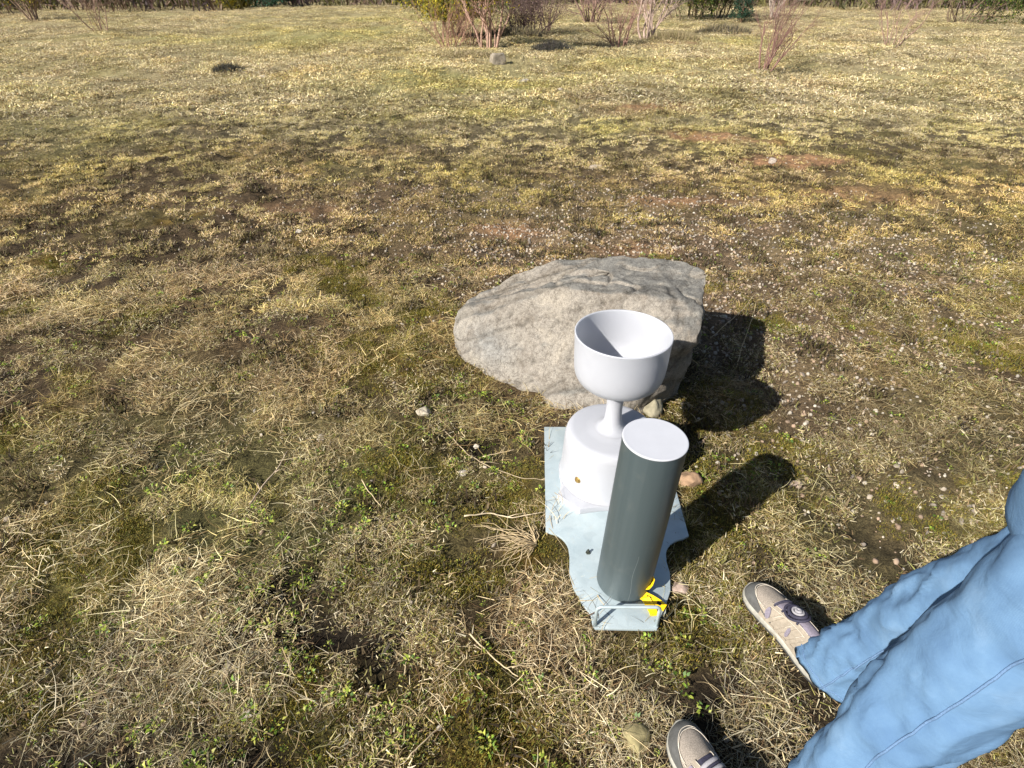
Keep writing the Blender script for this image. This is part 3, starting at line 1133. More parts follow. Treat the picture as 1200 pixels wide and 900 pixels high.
P1 = [(-.028, .018, .004), (-.030, .020, .018), (-.024, .016, .032), (-.010, .010, .040), (.002, .016, .044), (.010, .026, .052), (.006, .034, .062)]
W1 = [(.3, -1, .1), (.35, -1, .25), (.5, -.8, .4), (.5, -.7, .6), (.3, -.6, .8), (.2, -.5, .9), (.2, -.5, .9)]
ribbon(P1, .026, W1, 'ribbon_loop', tp, M['tape'])
P2 = [(-.022, .006, .012), (-.010, .000, .016), (.004, -.006, .013), (.018, -.014, .010), (.030, -.022, .008), (.040, -.030, .004)]
W2 = [(.4, .9, .5), (.5, .9, .4), (.5, .8, .45), (.5, .8, .35), (.55, .8, .2), (.6, .8, .1)]
ribbon(P2, .023, W2, 'ribbon_tail', tp, M['tape'])
P3 = [(-.014, .012, .010), (-.012, -.006, .016), (-.004, -.022, .010), (.004, -.040, .004), (.006, -.054, .0035)]
W3 = [(1, .1, .2), (1, .1, .3), (1, .25, .1), (1, .2, 0), (1, .1, 0)]
ribbon(P3, .024, W3, 'ribbon_end', tp, M['tape'])
for pth, wv, wd, t0 in ((P1, W1, .007, 2), (P2, W2, .006, 1), (P2, W2, .006, 3)):
    q = [Vector(pth[t0]).lerp(Vector(pth[t0 + 1]), .15), Vector(pth[t0]).lerp(Vector(pth[t0 + 1]), .55), Vector(pth[t0]).lerp(Vector(pth[t0 + 1]), .95)]
    o = ribbon(q, wd * 1.5, [wv[t0], wv[t0], wv[t0 + 1]], 'printed_bar', tp, M['print'], 0, .0024)


# ------------------------------------------------------------------ loose stones and dry stems
def rock(px, py, r, col, label, name='stone', seed=0, boxy=False, flat=.7, sink=.3, group=None, squash=(1, 1), cat='stone', rz=None):
    g = random.Random(seed * 7 + 3)
    bm = bmesh.new()
    bmesh.ops.create_icosphere(bm, subdivisions=4, radius=1)
    off = Vector((g.random() * 50, g.random() * 50, g.random() * 50))
    pl_ = [(Vector((g.gauss(0, 1), g.gauss(0, 1), g.gauss(0, .8))).normalized(), g.uniform(.55, .85)) for _ in range(9)]
    if boxy:
        pl_ = [(Vector(a_).normalized(), .62) for a_ in ((1, .1, 0), (-1, 0, .1), (0, 1, .1), (.1, -1, 0), (0, .15, 1))]
    V, C = [], []
    for v in bm.verts:
        p = v.co.copy()
        for nrm, d in pl_:
            k = p.dot(nrm) - d
            if k > 0:
                p -= nrm * k * .85
        p *= 1 + .16 * mnoise.noise(p * 1.6 + off) + .05 * mnoise.noise(p * 5 + off)
        V.append((p.x * r * squash[0], p.y * r * squash[1], p.z * r * flat))
        C.append(np.array(col) * (1 + .3 * mnoise.noise(p * 3 + off)))
    F = np.array([[v.index for v in f.verts] for f in bm.faces])
    bm.free()
    x, y = at(px, py)
    o = mesh(name, V, F, M['rock'], cols=np.array(C), loc=(x, y, float(hgt(x, y)) + r * flat * (.8 - sink * 2)))
    o.rotation_euler = (0, 0, g.random() * 6 if rz is None else rz)
    return tagit(o, label, cat, group)


TAN, PINK, GREY, ORG, WHT = (.34, .29, .22), (.36, .28, .235), (.30, .29, .27), (.27, .18, .115), (.46, .42, .36)
rock(497, 489, .034, (.42, .38, .30), 'flat tan stone in the grass left of the boulder foot', seed=1, flat=.55)
rock(377, 512, .022, WHT, 'small pale stone lying alone in the grass at left', seed=2)
rock(558, 514, .013, WHT, 'small whitish stone in dark soil between the boulder and plate', seed=3)
rock(542, 553, .017, WHT, 'small whitish stone beside the long dry stem', seed=4)
rock(806, 566, .048, ORG, 'orange brown stone between the two shadows beside the pipe', seed=5, flat=.8, squash=(.8, 1.1))
rock(933, 566, .022, (.30, .235, .19), 'pinkish stone beyond the tip of the pipe shadow', seed=6)
rock(795, 690, .030, PINK, 'pale pink stone under the right edge of the steel plate', seed=7, flat=.6)
rock(746, 868, .045, (.24, .21, .11), 'mossy brown stone in the grass near the lower shoe', seed=8, flat=.6, sink=.35)
rock(268, 784, .022, TAN, 'light tan stone in the grass at the left edge', seed=9)
rock(290, 835, .014, WHT, 'tiny whitish stone near the bottom left moss', seed=10)
rock(762, 475, .06, (.27, .25, .18), 'mossy beige stone under the bowl at the boulder foot', seed=11, flat=.9, squash=(1.2, .8))
rock(583, 76, .20, (.25, .22, .175), 'squarish pale stone in front of the leafy shrub trunk', seed=12, flat=.9, sink=.28, boxy=True, rz=.25)
rock(615, 88, .09, (.27, .25, .21), 'small pale stone in grass right of the squarish stone', seed=13, flat=.6)
rock(700, 195, .085, (.32, .27, .21), 'flat pale stone in grass behind the boulder', seed=14, flat=.4)
rock(656, 100, .09, (.42, .38, .33), 'flat whitish stone in the far grass behind the boulder', seed=15, flat=.45)
rock(308, 90, .10, (.40, .35, .27), 'flat tan stone in the far grass at left', seed=16, flat=.3)
rock(350, 268, .03, (.46, .43, .38), 'small grey stone in the grass at the left', seed=17)
rock(905, 190, .045, (.32, .28, .24), 'pale stone at the rim of the red earth patch', seed=18)
rock(848, 372, .022, (.42, .38, .32), 'small stone at the shaded right end of the boulder', seed=19)


def stem(px, label, r=.0016, lift=.012, col=(.52, .42, .27), fork=0, seed=0, zs=None):
    g = random.Random(seed)
    P = []
    for k, (a, b) in enumerate(px):
        x, y = at(a, b)
        z = float(hgt(x, y)) + lift + (zs[k] if zs else g.uniform(0, .01))
        P.append(Vector((x, y, z)))
    Q = []
    for i in range(len(P) - 1):
        for k in range(5):
            Q.append(P[i].lerp(P[i + 1], k / 5) + Vector((g.gauss(0, .0012), g.gauss(0, .0012), 0)))
    Q.append(P[-1])
    o0 = Q[0].copy()
    Q = [q - o0 for q in Q]
    n = len(Q)
    V, F = tube(Q, [r * (1.15 - .6 * i / n) for i in range(n)], 6)
    for f in range(fork):
        i = g.randrange(2, n - 2)
        d = (Q[i + 1] - Q[i - 1]).normalized()
        d = Matrix.Rotation(g.choice((-1, 1)) * g.uniform(.4, .8), 3, 'Z') @ d
        L = g.uniform(.03, .08)
        V, F = tube([Q[i], Q[i] + d * L * .5 + Vector((0, 0, .004)), Q[i] + d * L + Vector((0, 0, -.002))], [r * .6, r * .5, r * .25], 5, V, F)
    C = np.ones((len(V), 3)) * np.array(col)
    o = mesh('dry_stem', V, F, M['straw'], cols=C, loc=tuple(o0))
    return tagit(o, label, 'dry stem', 'dry stems lying on the ground')


stem([(520, 505), (548, 528), (575, 550), (610, 562), (650, 567)], 'long pale stem lying from the grass to the steel plate edge', .0016, .010, (.44, .36, .24), fork=2, seed=1)
stem([(565, 536), (590, 530), (603, 527)], 'short forked stem crossing the long pale one', .0018, .02, fork=1, seed=2)
stem([(296, 598), (308, 572), (326, 552), (338, 530)], 'thick pale bent stem in the grass at the left edge', .0030, .015, (.50, .40, .30), 2, 3)
stem([(551, 750), (580, 775), (607, 799)], 'straight pale stem above the weeds near the bottom', .0022, .02, seed=4)
stem([(425, 570), (440, 592), (448, 602)], 'straight stem lying on the left grass beside ochre moss', .0018, .018, seed=5)
stem([(600, 785), (615, 777), (632, 766)], 'forked pale stem among weeds below the plate', .0024, .012, fork=3, seed=6)
stem([(856, 880), (875, 872), (890, 868)], 'pale stem lying in the shadow beside the lower shoe', .0018, .018, seed=7)
stem([(480, 898), (500, 875), (523, 850)], 'long thin straw at the bottom edge', .0018, .02, seed=8)
stem([(863, 430), (868, 412), (876, 396), (879, 380)], 'thin upright grass stem standing in the boulder shadow', .0014, .01, fork=0, seed=9, zs=[0, .05, .10, .13])
stem([(833, 395), (850, 388), (866, 376), (880, 362)], 'thin bent grass stem crossing the edge of the boulder shadow', .0014, .01, seed=10, zs=[0, .03, .06, .08])
stem([(545, 612), (575, 604), (600, 612), (637, 606)], 'bleached stem bending towards the left plate edge', .0024, .02, (.58, .49, .34), 2, 11)

# straw tuft at the left notch of the plate
g = np.random.default_rng(5)
V, F, C = [], [], []
cx, cy = at(628, 640)
cz = float(hgt(cx, cy))
for i in range(46):
    a = R(g.uniform(85, 265))
    L = g.uniform(.08, .24)
    el = R(g.uniform(8, 45))
    P = []
    for k in range(6):
        f = k / 5
        rr = L * f
        P.append((rr * math.cos(a) * math.cos(el) + g.normal() * .002, rr * math.sin(a) * math.cos(el) * .8 + g.normal() * .002, .006 + max(0, L * math.sin(el) * (f - .75 * f * f)) + .003 * g.random()))
        a += g.normal() * .12
    n0 = len(V)
    V, F = tube(P, [.0017 * (1 - .7 * k / 5) for k in range(6)], 4, V, F, False)
    C += [np.array((.58, .46, .28)) * g.uniform(.75, 1.15)] * (len(V) - n0)
o = mesh('straw_tuft', V, F, M['straw'], cols=np.array(C), loc=(cx, cy, cz))
tagit(o, 'bright bleached straw tuft at the left notch of the plate', 'grass tuft')


# ------------------------------------------------------------------ shrubs and trees at the far side
def branch_tree(o, r, h, n0, depth, spread, seed, up=.5, thick=None, nsides=5, lean=(0, 0), kids=(3, 5), base_r=.12):
    """tubes of a branching shrub; returns V, F, list of twig tips"""
    g = random.Random(seed)
    V, F, tips = [], [], []

    def grow(p, d, L, rad, lev):
        pts = [p]
        q, dd = p.copy(), d.copy()
        for k in range(4):
            dd = (dd + Vector((g.gauss(0, .16), g.gauss(0, .16), g.gauss(0, .10) + .06 * up))).normalized()
            q = q + dd * L / 4
            pts.append(q.copy())
        tube(pts, [rad * (1 - .14 * k) for k in range(5)], max(3, nsides - lev), V, F, False)
        tips.append((pts[3], dd, lev))
        tips.append((pts[4], dd, lev))
        if lev < depth:
            for c in range(g.randint(*kids)):
                i = g.randint(1, 4)
                ax = Vector((g.gauss(0, 1), g.gauss(0, 1), g.gauss(0, 1))).normalized()
                nd = (Matrix.Rotation(g.uniform(.35, .95) * spread, 3, ax) @ dd + Vector((0, 0, .12 * up))).normalized()
                grow(pts[i], nd, L * g.uniform(.5, .8), rad * (1 - .12 * i) * g.uniform(.45, .65), lev + 1)
    for i in range(n0):
        a = 2 * PI * (i + g.random() * .7) / n0
        t = g.uniform(.1, .6) * spread
        d = Vector((math.cos(a) * t + lean[0], math.sin(a) * t + lean[1], 1)).normalized()
        p = Vector((math.cos(a) * base_r * g.random(), math.sin(a) * base_r * g.random(), -.05))
        grow(p, d, h * g.uniform(.4, .65), (thick or r) * g.uniform(.6, 1.1), 0)
    return V, F, tips


def leafset(tips, per, size, cols, rad, seed, zmin=-9):
    g = np.random.default_rng(seed)
    V, F, C = [], [], []
    for p, d, lev in tips:
        clump = g.uniform(.6, 1.2)
        cc = cols[g.integers(len(cols))]
        for k in range(per):
            q = np.array(p) + g.normal(size=3) * rad
            if q[2] < zmin:
                continue
            n1 = g.normal(size=3)
            n1 /= np.linalg.norm(n1)
            n2 = np.cross(n1, g.normal(size=3))
            n2 /= np.linalg.norm(n2) + 1e-9
            L, W = size * g.uniform(.6, 1.3), size * g.uniform(.25, .45)
            b = len(V)
            V += [q - n1 * L * .5, q + n2 * W * .5, q + n1 * L * .5, q - n2 * W * .5]
            F.append((b, b + 1, b + 2, b + 3))
            c = np.array(cc) * clump * g.uniform(.75, 1.25)
            C += [c] * 4
    return np.array(V), np.array(F), np.clip(np.array(C), 0, 1)


def shrub(name, px, py, label, cat, h=1.5, n0=5, depth=3, spread=.9, thick=.02, bark=(.26, .17, .13), leaves_=None, seed=1, lean=(0, 0), group=None, kids=(3, 5),
          base_r=.12, up=.5, xy=None):
    x, y = xy or at(px, py)
    t = thing(name, (x, y, float(hgt(x, y))), label, cat, group)
    V, F, tips = branch_tree(None, thick, h, n0, depth, spread, seed, up, thick, 6, lean, kids, base_r)
    g = np.random.default_rng(seed)
    nn = np.array(V)
    col = np.array(bark) * (.8 + .4 * fbm(nn[:, 0] * 9, nn[:, 2] * 9, seed, 2))[:, None]
    mesh('stems', V, F, M['bark'], t, cols=col)
    if leaves_:
        per, size, cols, rad, zmin = leaves_
        tl = [q for q in tips if q[2] >= depth - 1]
        LV, LF, LC = leafset(tl, per, size, cols, rad, seed + 3, zmin)
        if len(LV):
            mesh('foliage', LV, LF, M['shrubleaf'], t, smooth=False, cols=LC)
    return t


YEL = [(.40, .34, .03), (.30, .30, .04), (.48, .40, .05), (.20, .22, .04), (.52, .38, .02)]
OLV = [(.07, .09, .025), (.10, .12, .03), (.05, .07, .02), (.14, .14, .04)]
PUR = [(.16, .11, .10), (.12, .08, .08), (.2, .14, .11)]
DGR = [(.04, .085, .02), (.06, .12, .025), (.12, .18, .03), (.03, .06, .02), (.20, .24, .04)]
CON = [(.03, .09, .055), (.045, .12, .07), (.025, .06, .04)]

shrub('leafy_shrub', 573, 60, 'tall shrub with yellow green leaves and pinkish trunks behind the pale stone', 'shrub', 2.6, 8, 3, .38, .036, (.42, .28, .22),
      (4, .08, YEL + OLV, .16, .75), 21, (-.03, 0), base_r=.26, kids=(4, 6))
shrub('leafy_shrub', 535, 48, 'low yellow leaved shrub just left of the pinkish trunks', 'shrub', 1.3, 13, 3, .8, .018, (.28, .18, .13), (10, .08, YEL + YEL + OLV, .15, .42), 22, base_r=.5, kids=(4, 6))
shrub('bare_shrub', 526, 60, 'thin reddish bare shrub left of the leafy shrub', 'shrub', 1.25, 10, 3, 1.0, .016, (.33, .20, .15), None, 23, base_r=.25)
shrub('bare_shrub', 553, 58, 'bare twiggy shrub at the foot of the pinkish trunks', 'shrub', 1.1, 9, 3, 1.0, .014, (.30, .19, .14), None, 24, base_r=.2)
shrub('brushy_shrub', 612, 40, 'dark purplish twiggy bush right of the leafy shrub', 'shrub', 1.4, 14, 3, 1.2, .02, (.14, .09, .09), (4, .05, PUR, .12, .1), 25, base_r=.5)
shrub('bare_shrub', 641, 36, 'slim bare shrub right of the dark purplish bush', 'shrub', 1.7, 7, 3, .9, .022, (.27, .19, .15), None, 26, base_r=.15)
shrub('bare_shrub', 692, 27, 'spreading bare shrub in the middle of the far grass', 'shrub', 2.2, 12, 3, 1.2, .03, (.24, .16, .13), None, 27, base_r=.25)
shrub('bare_shrub', 726, 50, 'low reddish bare shrub left of the pale trunked one', 'shrub', 1.7, 11, 3, 1.0, .018, (.34, .21, .17), None, 28, base_r=.25)
shrub('bare_shrub', 759, 44, 'bare shrub with a pale twisted trunk', 'shrub', 2.2, 9, 3, .8, .034, (.42, .32, .27), (1, .05, YEL, .15, .7), 29, base_r=.18)
shrub('bare_shrub', 898, 84, 'lone bare shrub standing near the right of the far field', 'shrub', 1.45, 10, 3, .7, .017, (.22, .13, .11), None, 30, (.12, 0), base_r=.14)
shrub('bare_shrub', 905, 22, 'bare shrub with a whitish stem beyond the small conifer', 'shrub', 2.6, 9, 3, .9, .035, (.45, .38, .32), None, 31, base_r=.3)
shrub('green_bush', 812, 24, 'dense dark green bush with bright leaf edges at the far right', 'bush', 2.2, 12, 3, 1.1, .03, (.16, .12, .08), (7, .085, DGR, .22, -.05), 32, base_r=.9)
shrub('green_bush', 842, 22, 'dark olive bush right of the dense green one', 'bush', 2.0, 9, 3, 1.0, .03, (.16, .12, .08), (6, .08, OLV, .2, 0), 33, base_r=.5)
shrub('yellow_bush', 272, 8, 'low bright yellow bush on the left far edge of the field', 'bush', 1.2, 9, 3, 1.2, .02, (.2, .15, .08), (7, .11, YEL, .2, -.05), 34, base_r=.8)
shrub('dark_bush', 315, 9, 'dark blue green bush on the left far edge of the field', 'bush', 1.8, 12, 3, 1.2, .03, (.12, .1, .08), (6, .13, CON, .22, -.05), 35, base_r=1.0)
# beside the frame of the photograph the field goes on
shrub('bare_shrub', 1040, 60, 'twiggy bare shrub far out on the right side of the field', 'shrub', 1.7, 6, 3, .9, .016, (.28, .19, .15), None, 36, base_r=.2)
shrub('green_bush', 1130, 30, 'broad dark green bush at the far right end of the field', 'bush', 2.2, 11, 3, 1.1, .03, (.16, .12, .08), (6, .09, DGR, .22, -.05), 37, base_r=.9)
shrub('bare_shrub', 120, 40, 'brown bare shrub far out on the left side of the field', 'shrub', 1.8, 7, 3, 1.1, .018, (.27, .18, .14), None, 38, base_r=.25)
shrub('leafy_shrub', 40, 24, 'yellow green leafy shrub at the far left end of the field', 'shrub', 2.3, 7, 3, .9, .04, (.33, .24, .18), (6, .08, YEL + OLV, .15, .3), 39, base_r=.3)

# small blue green conifer
x, y = at(868, 27)
cf = thing('small_conifer', (x, y, float(hgt(x, y))), 'small narrow blue green conifer right of the dark bushes', 'conifer')
V, F = tube([(0, 0, -.05), (.01, 0, .8), (0, .01, 1.7)], [.04, .03, .008], 7)
mesh('trunk', V, F, M['bark'], cf, cols=np.ones((len(V), 3)) * np.array((.2, .13, .09)))
g = np.random.default_rng(77)
tips = []
V, F = [], []
for k in range(150):
    z = .06 + 1.6 * g.random() ** 1.2
    a = g.random() * 2 * PI
    L = .34 * (1 - z / 1.8) + .05
    e = Vector((math.cos(a) * L, math.sin(a) * L, z + .12))
    tube([(0, 0, z), tuple(e)], [.006, .002], 3, V, F, False)
    for f in (.35, .6, .85, 1.0):
        tips.append((Vector((0, 0, z)).lerp(e, f), None, 3))
mesh('branches', V, F, M['bark'], cf, cols=np.ones((len(V), 3)) * np.array((.15, .1, .07)))
LV, LF, LC = leafset(tips, 10, .06, CON, .035, 78)
mesh('foliage', LV, LF, M['shrubleaf'], cf, smooth=False, cols=LC)


# low mounds: grey heather and grass hummocks
def mound(px, py, rx, ry, h, cols, label, name, cat, seed, n=1500, size=.09, upr=.7):
    x, y = at(px, py)
    g = np.random.default_rng(seed)
    z0 = float(hgt(x, y))
    V, F, C = [], [], []
    for i in range(n):
        r, a = math.sqrt(g.random()), g.random() * 2 * PI
        p = np.array((rx * r * math.cos(a), ry * r * math.sin(a), 0.))
        p[2] = h * (1 - r * r) * g.uniform(.5, 1.05)
        d = np.array((g.normal() * (1 - upr), g.normal() * (1 - upr), abs(g.normal()) * upr + .15))
        d /= np.linalg.norm(d)
        s = np.cross(d, g.normal(size=3))
        s /= np.linalg.norm(s) + 1e-9
        L = size * g.uniform(.6, 1.5)
        b = len(V)
        V += [p - s * .006, p + s * .006, p + d * L]
        F.append((b, b + 1, b + 2))
        C += [np.array(cols[g.integers(len(cols))]) * g.uniform(.7, 1.2)] * 3
    o = mesh(name, V, np.array(F), M['shrubleaf'], smooth=False, cols=np.clip(np.array(C), 0, 1), loc=(x, y, z0 - .02))
    return tagit(o, label, cat)


HEA = [(.11, .10, .09), (.08, .075, .085), (.18, .16, .13), (.07, .08, .05)]
STG = [(.45, .37, .22), (.38, .31, .18), (.5, .42, .27), (.3, .28, .12)]
mound(646, 64, .50, .25, .17, HEA, 'low grey green heather clump behind the boulder in far grass', 'heather_clump', 'heather', 1, 2600, .11, .5)
mound(848, 38, .9, .35, .22, STG + HEA, 'low straw coloured hummock in front of the small conifer', 'grass_hummock', 'grass hummock', 2, 2600, .14)
mound(600, 48, .8, .3, .16, HEA + STG, 'dull brown hummock below the dark purplish bush', 'grass_hummock', 'grass hummock', 3, 2400, .12)
mound(790, 45, .7, .35, .15, STG, 'pale straw hummock right of the pale twisted trunk', 'grass_hummock', 'grass hummock', 4, 2200, .14)
mound(268, 82, .32, .14, .12, [(.08, .08, .07), (.12, .11, .08)], 'small dark grass clump at the left edge of the far field', 'grass_hummock', 'grass hummock', 5, 900, .08)
mound(545, 70, .7, .3, .06, STG, 'reddish straw litter under the bare shrubs', 'grass_hummock', 'grass hummock', 6, 1600, .12, .3)

# far-off brush along the edge of the field and the wood behind it
g = np.random.default_rng(99)
V, F, C = [], [], []
BR = [(.13, .09, .085), (.17, .11, .10), (.10, .075, .075), (.22, .16, .12), (.09, .09, .04), (.14, .13, .05)]
for i in range(5200):
    a = g.uniform(-1.25, 1.25)
    dist = g.uniform(37, 50)
    x, y = dist * math.sin(a), dist * math.cos(a)
    patch = fbm(np.array([a * 14.]), np.array([dist * .3]), 7, 3)[0]
    h = (1.2 + 2.6 * patch) * g.uniform(.5, 1.15)
    z = float(hgt(x, y)) - .05
    d = np.array((g.normal() * .35, g.normal() * .35, 1.))
    w_ = g.uniform(.015, .045)
    s = np.array((math.cos(a), -math.sin(a), 0)) * w_
    p = np.array((x, y, z))
    c = np.array(BR[int(patch * 9.99) % 6]) * g.uniform(.7, 1.3)
    b = len(V)
    m_ = p + d * h * .5 + g.normal(size=3) * .12
    V += [p - s, p + s, m_ + s * .7, m_ - s * .7, p + d * h]
    F += [(b, b + 1, b + 2, b + 3)]
    F += [(b + 3, b + 2, b + 4)]
    C += [c] * 5
    for k in range(6):
        f = g.uniform(.1, .95)
        q = p + d * h * f + g.normal(size=3) * .25
        e = g.normal(size=3) * .14
        e2 = np.cross(e, g.normal(size=3))
        e2 = e2 / (np.linalg.norm(e2) + 1e-9) * .05
        b = len(V)
        V += [q - e, q + e2, q + e, q - e2]
        F.append((b, b + 1, b + 2, b + 3))
        C += [c * g.uniform(.7, 1.3)] * 4
o = mesh('far_brush', V, [f for f in F], M['shrubleaf'], smooth=False, cols=np.clip(np.array(C), 0, 1))
tagit(o, 'dark purplish brown brush along the far edge of the field', kind='stuff')


# ------------------------------------------------------------------ the person at the right: shoes, jeans, jacket
PX, PY = .72, .62
HOVER = float(.004)


def interp(x, xs, ys):
    return np.interp(x, xs, ys)


def smooth_interp(x, xs, ys):
    # Catmull-Rom through the knots
    x = np.asarray(x, float)
    k = np.clip(np.searchsorted(xs, x, side='right') - 1, 0, len(xs) - 2)
    xs, ys = np.array(xs), np.array(ys)
    m = np.gradient(ys, xs)
    h = xs[k + 1] - xs[k]
    t = (x - xs[k]) / h
    return (2 * t ** 3 - 3 * t ** 2 + 1) * ys[k] + (t ** 3 - 2 * t ** 2 + t) * h * m[k] + (-2 * t ** 3 + 3 * t ** 2) * ys[k + 1] + (t ** 3 - t ** 2) * h * m[k + 1]


SL = .310
TW = ([0, .04, .12, .25, .38, .52, .66, .76, .86, .93, .975, 1.0], [.004, .020, .030, .0335, .0335, .037, .0445, .0475, .0455, .037, .023, .004])
TH = ([0, .06, .15, .28, .40, .50, .60, .70, .80, .90, .96, 1.0], [.085, .103, .108, .110, .107, .099, .088, .077, .068, .060, .050, .034])
TC = ([0, .25, .5, .75, .9, 1.0], [0, .001, .002, .0, -.006, -.012])


def shoe_pt(t, a, off=0.0, side=1):
    """t: heel to toe, a: 0 (outer side at the sole) .. pi (inner side)"""
    wd = smooth_interp(t, *TW) + off
    h = smooth_interp(t, *TH) + off
    c = smooth_interp(t, *TC)
    z0 = .022 + .006 * sst(.82, 1.0, t)
    ca, sa = np.cos(a), np.sin(a)
    k = 1 - .30 * sst(.1, .45, 1 - np.abs(t - .42)) * sa            # the instep is narrower than the sole
    x = c + wd * np.sign(ca) * np.abs(ca) ** .72 * (k if np.ndim(k) else float(k))
    z = z0 + (h - z0) * np.abs(sa) ** .62
    y = t * SL + off * (2 * t - 1) * .6
    return np.stack([x * side, y + 0 * x, z + 0 * x], -1)


def shoe_grid(nt=190, na=110, off=0.0, side=1):
    T, A = np.meshgrid(np.linspace(0, 1, nt), np.linspace(0, PI, na), indexing='ij')
    Vg = shoe_pt(T, A, off, side)
    return T, A, Vg


def shoe_patch(name, pred, off, mat, parent, side, thick=.002):
    T, A, Vo = shoe_grid(off=off, side=side)
    _, _, Vi = shoe_grid(off=off - thick - .003, side=side)
    nt, na = T.shape
    Tm = (T[:-1, :-1] + T[1:, 1:]) / 2
    Am = (A[:-1, :-1] + A[1:, 1:]) / 2
    sel = pred(Tm, Am, (Vo[:-1, :-1, 2] + Vo[1:, 1:, 2]) / 2)
    idx = np.arange(nt * na).reshape(nt, na)
    F = []
    N_ = nt * na
    for i, j in zip(*np.nonzero(sel)):
        q = (idx[i, j], idx[i + 1, j], idx[i + 1, j + 1], idx[i, j + 1])
        F.append(q)
        F.append(tuple(k + N_ for k in q[::-1]))
        for di, dj, e in ((0, -1, (0, 1)), (1, 0, (1, 2)), (0, 1, (2, 3)), (-1, 0, (3, 0))):
            a, b = i + di, j + dj
            if not (0 <= a < nt - 1 and 0 <= b < na - 1) or not sel[a, b]:
                F.append((q[e[1]], q[e[0]], q[e[0]] + N_, q[e[1]] + N_))
    Vv = np.vstack([Vo.reshape(-1, 3), Vi.reshape(-1, 3)])
    used = sorted({k for f in F for k in f})
    mp = {k: n for n, k in enumerate(used)}
    return fixn(mesh(name, Vv[used], [[mp[k] for k in f] for f in F], mat, parent, auto=50))


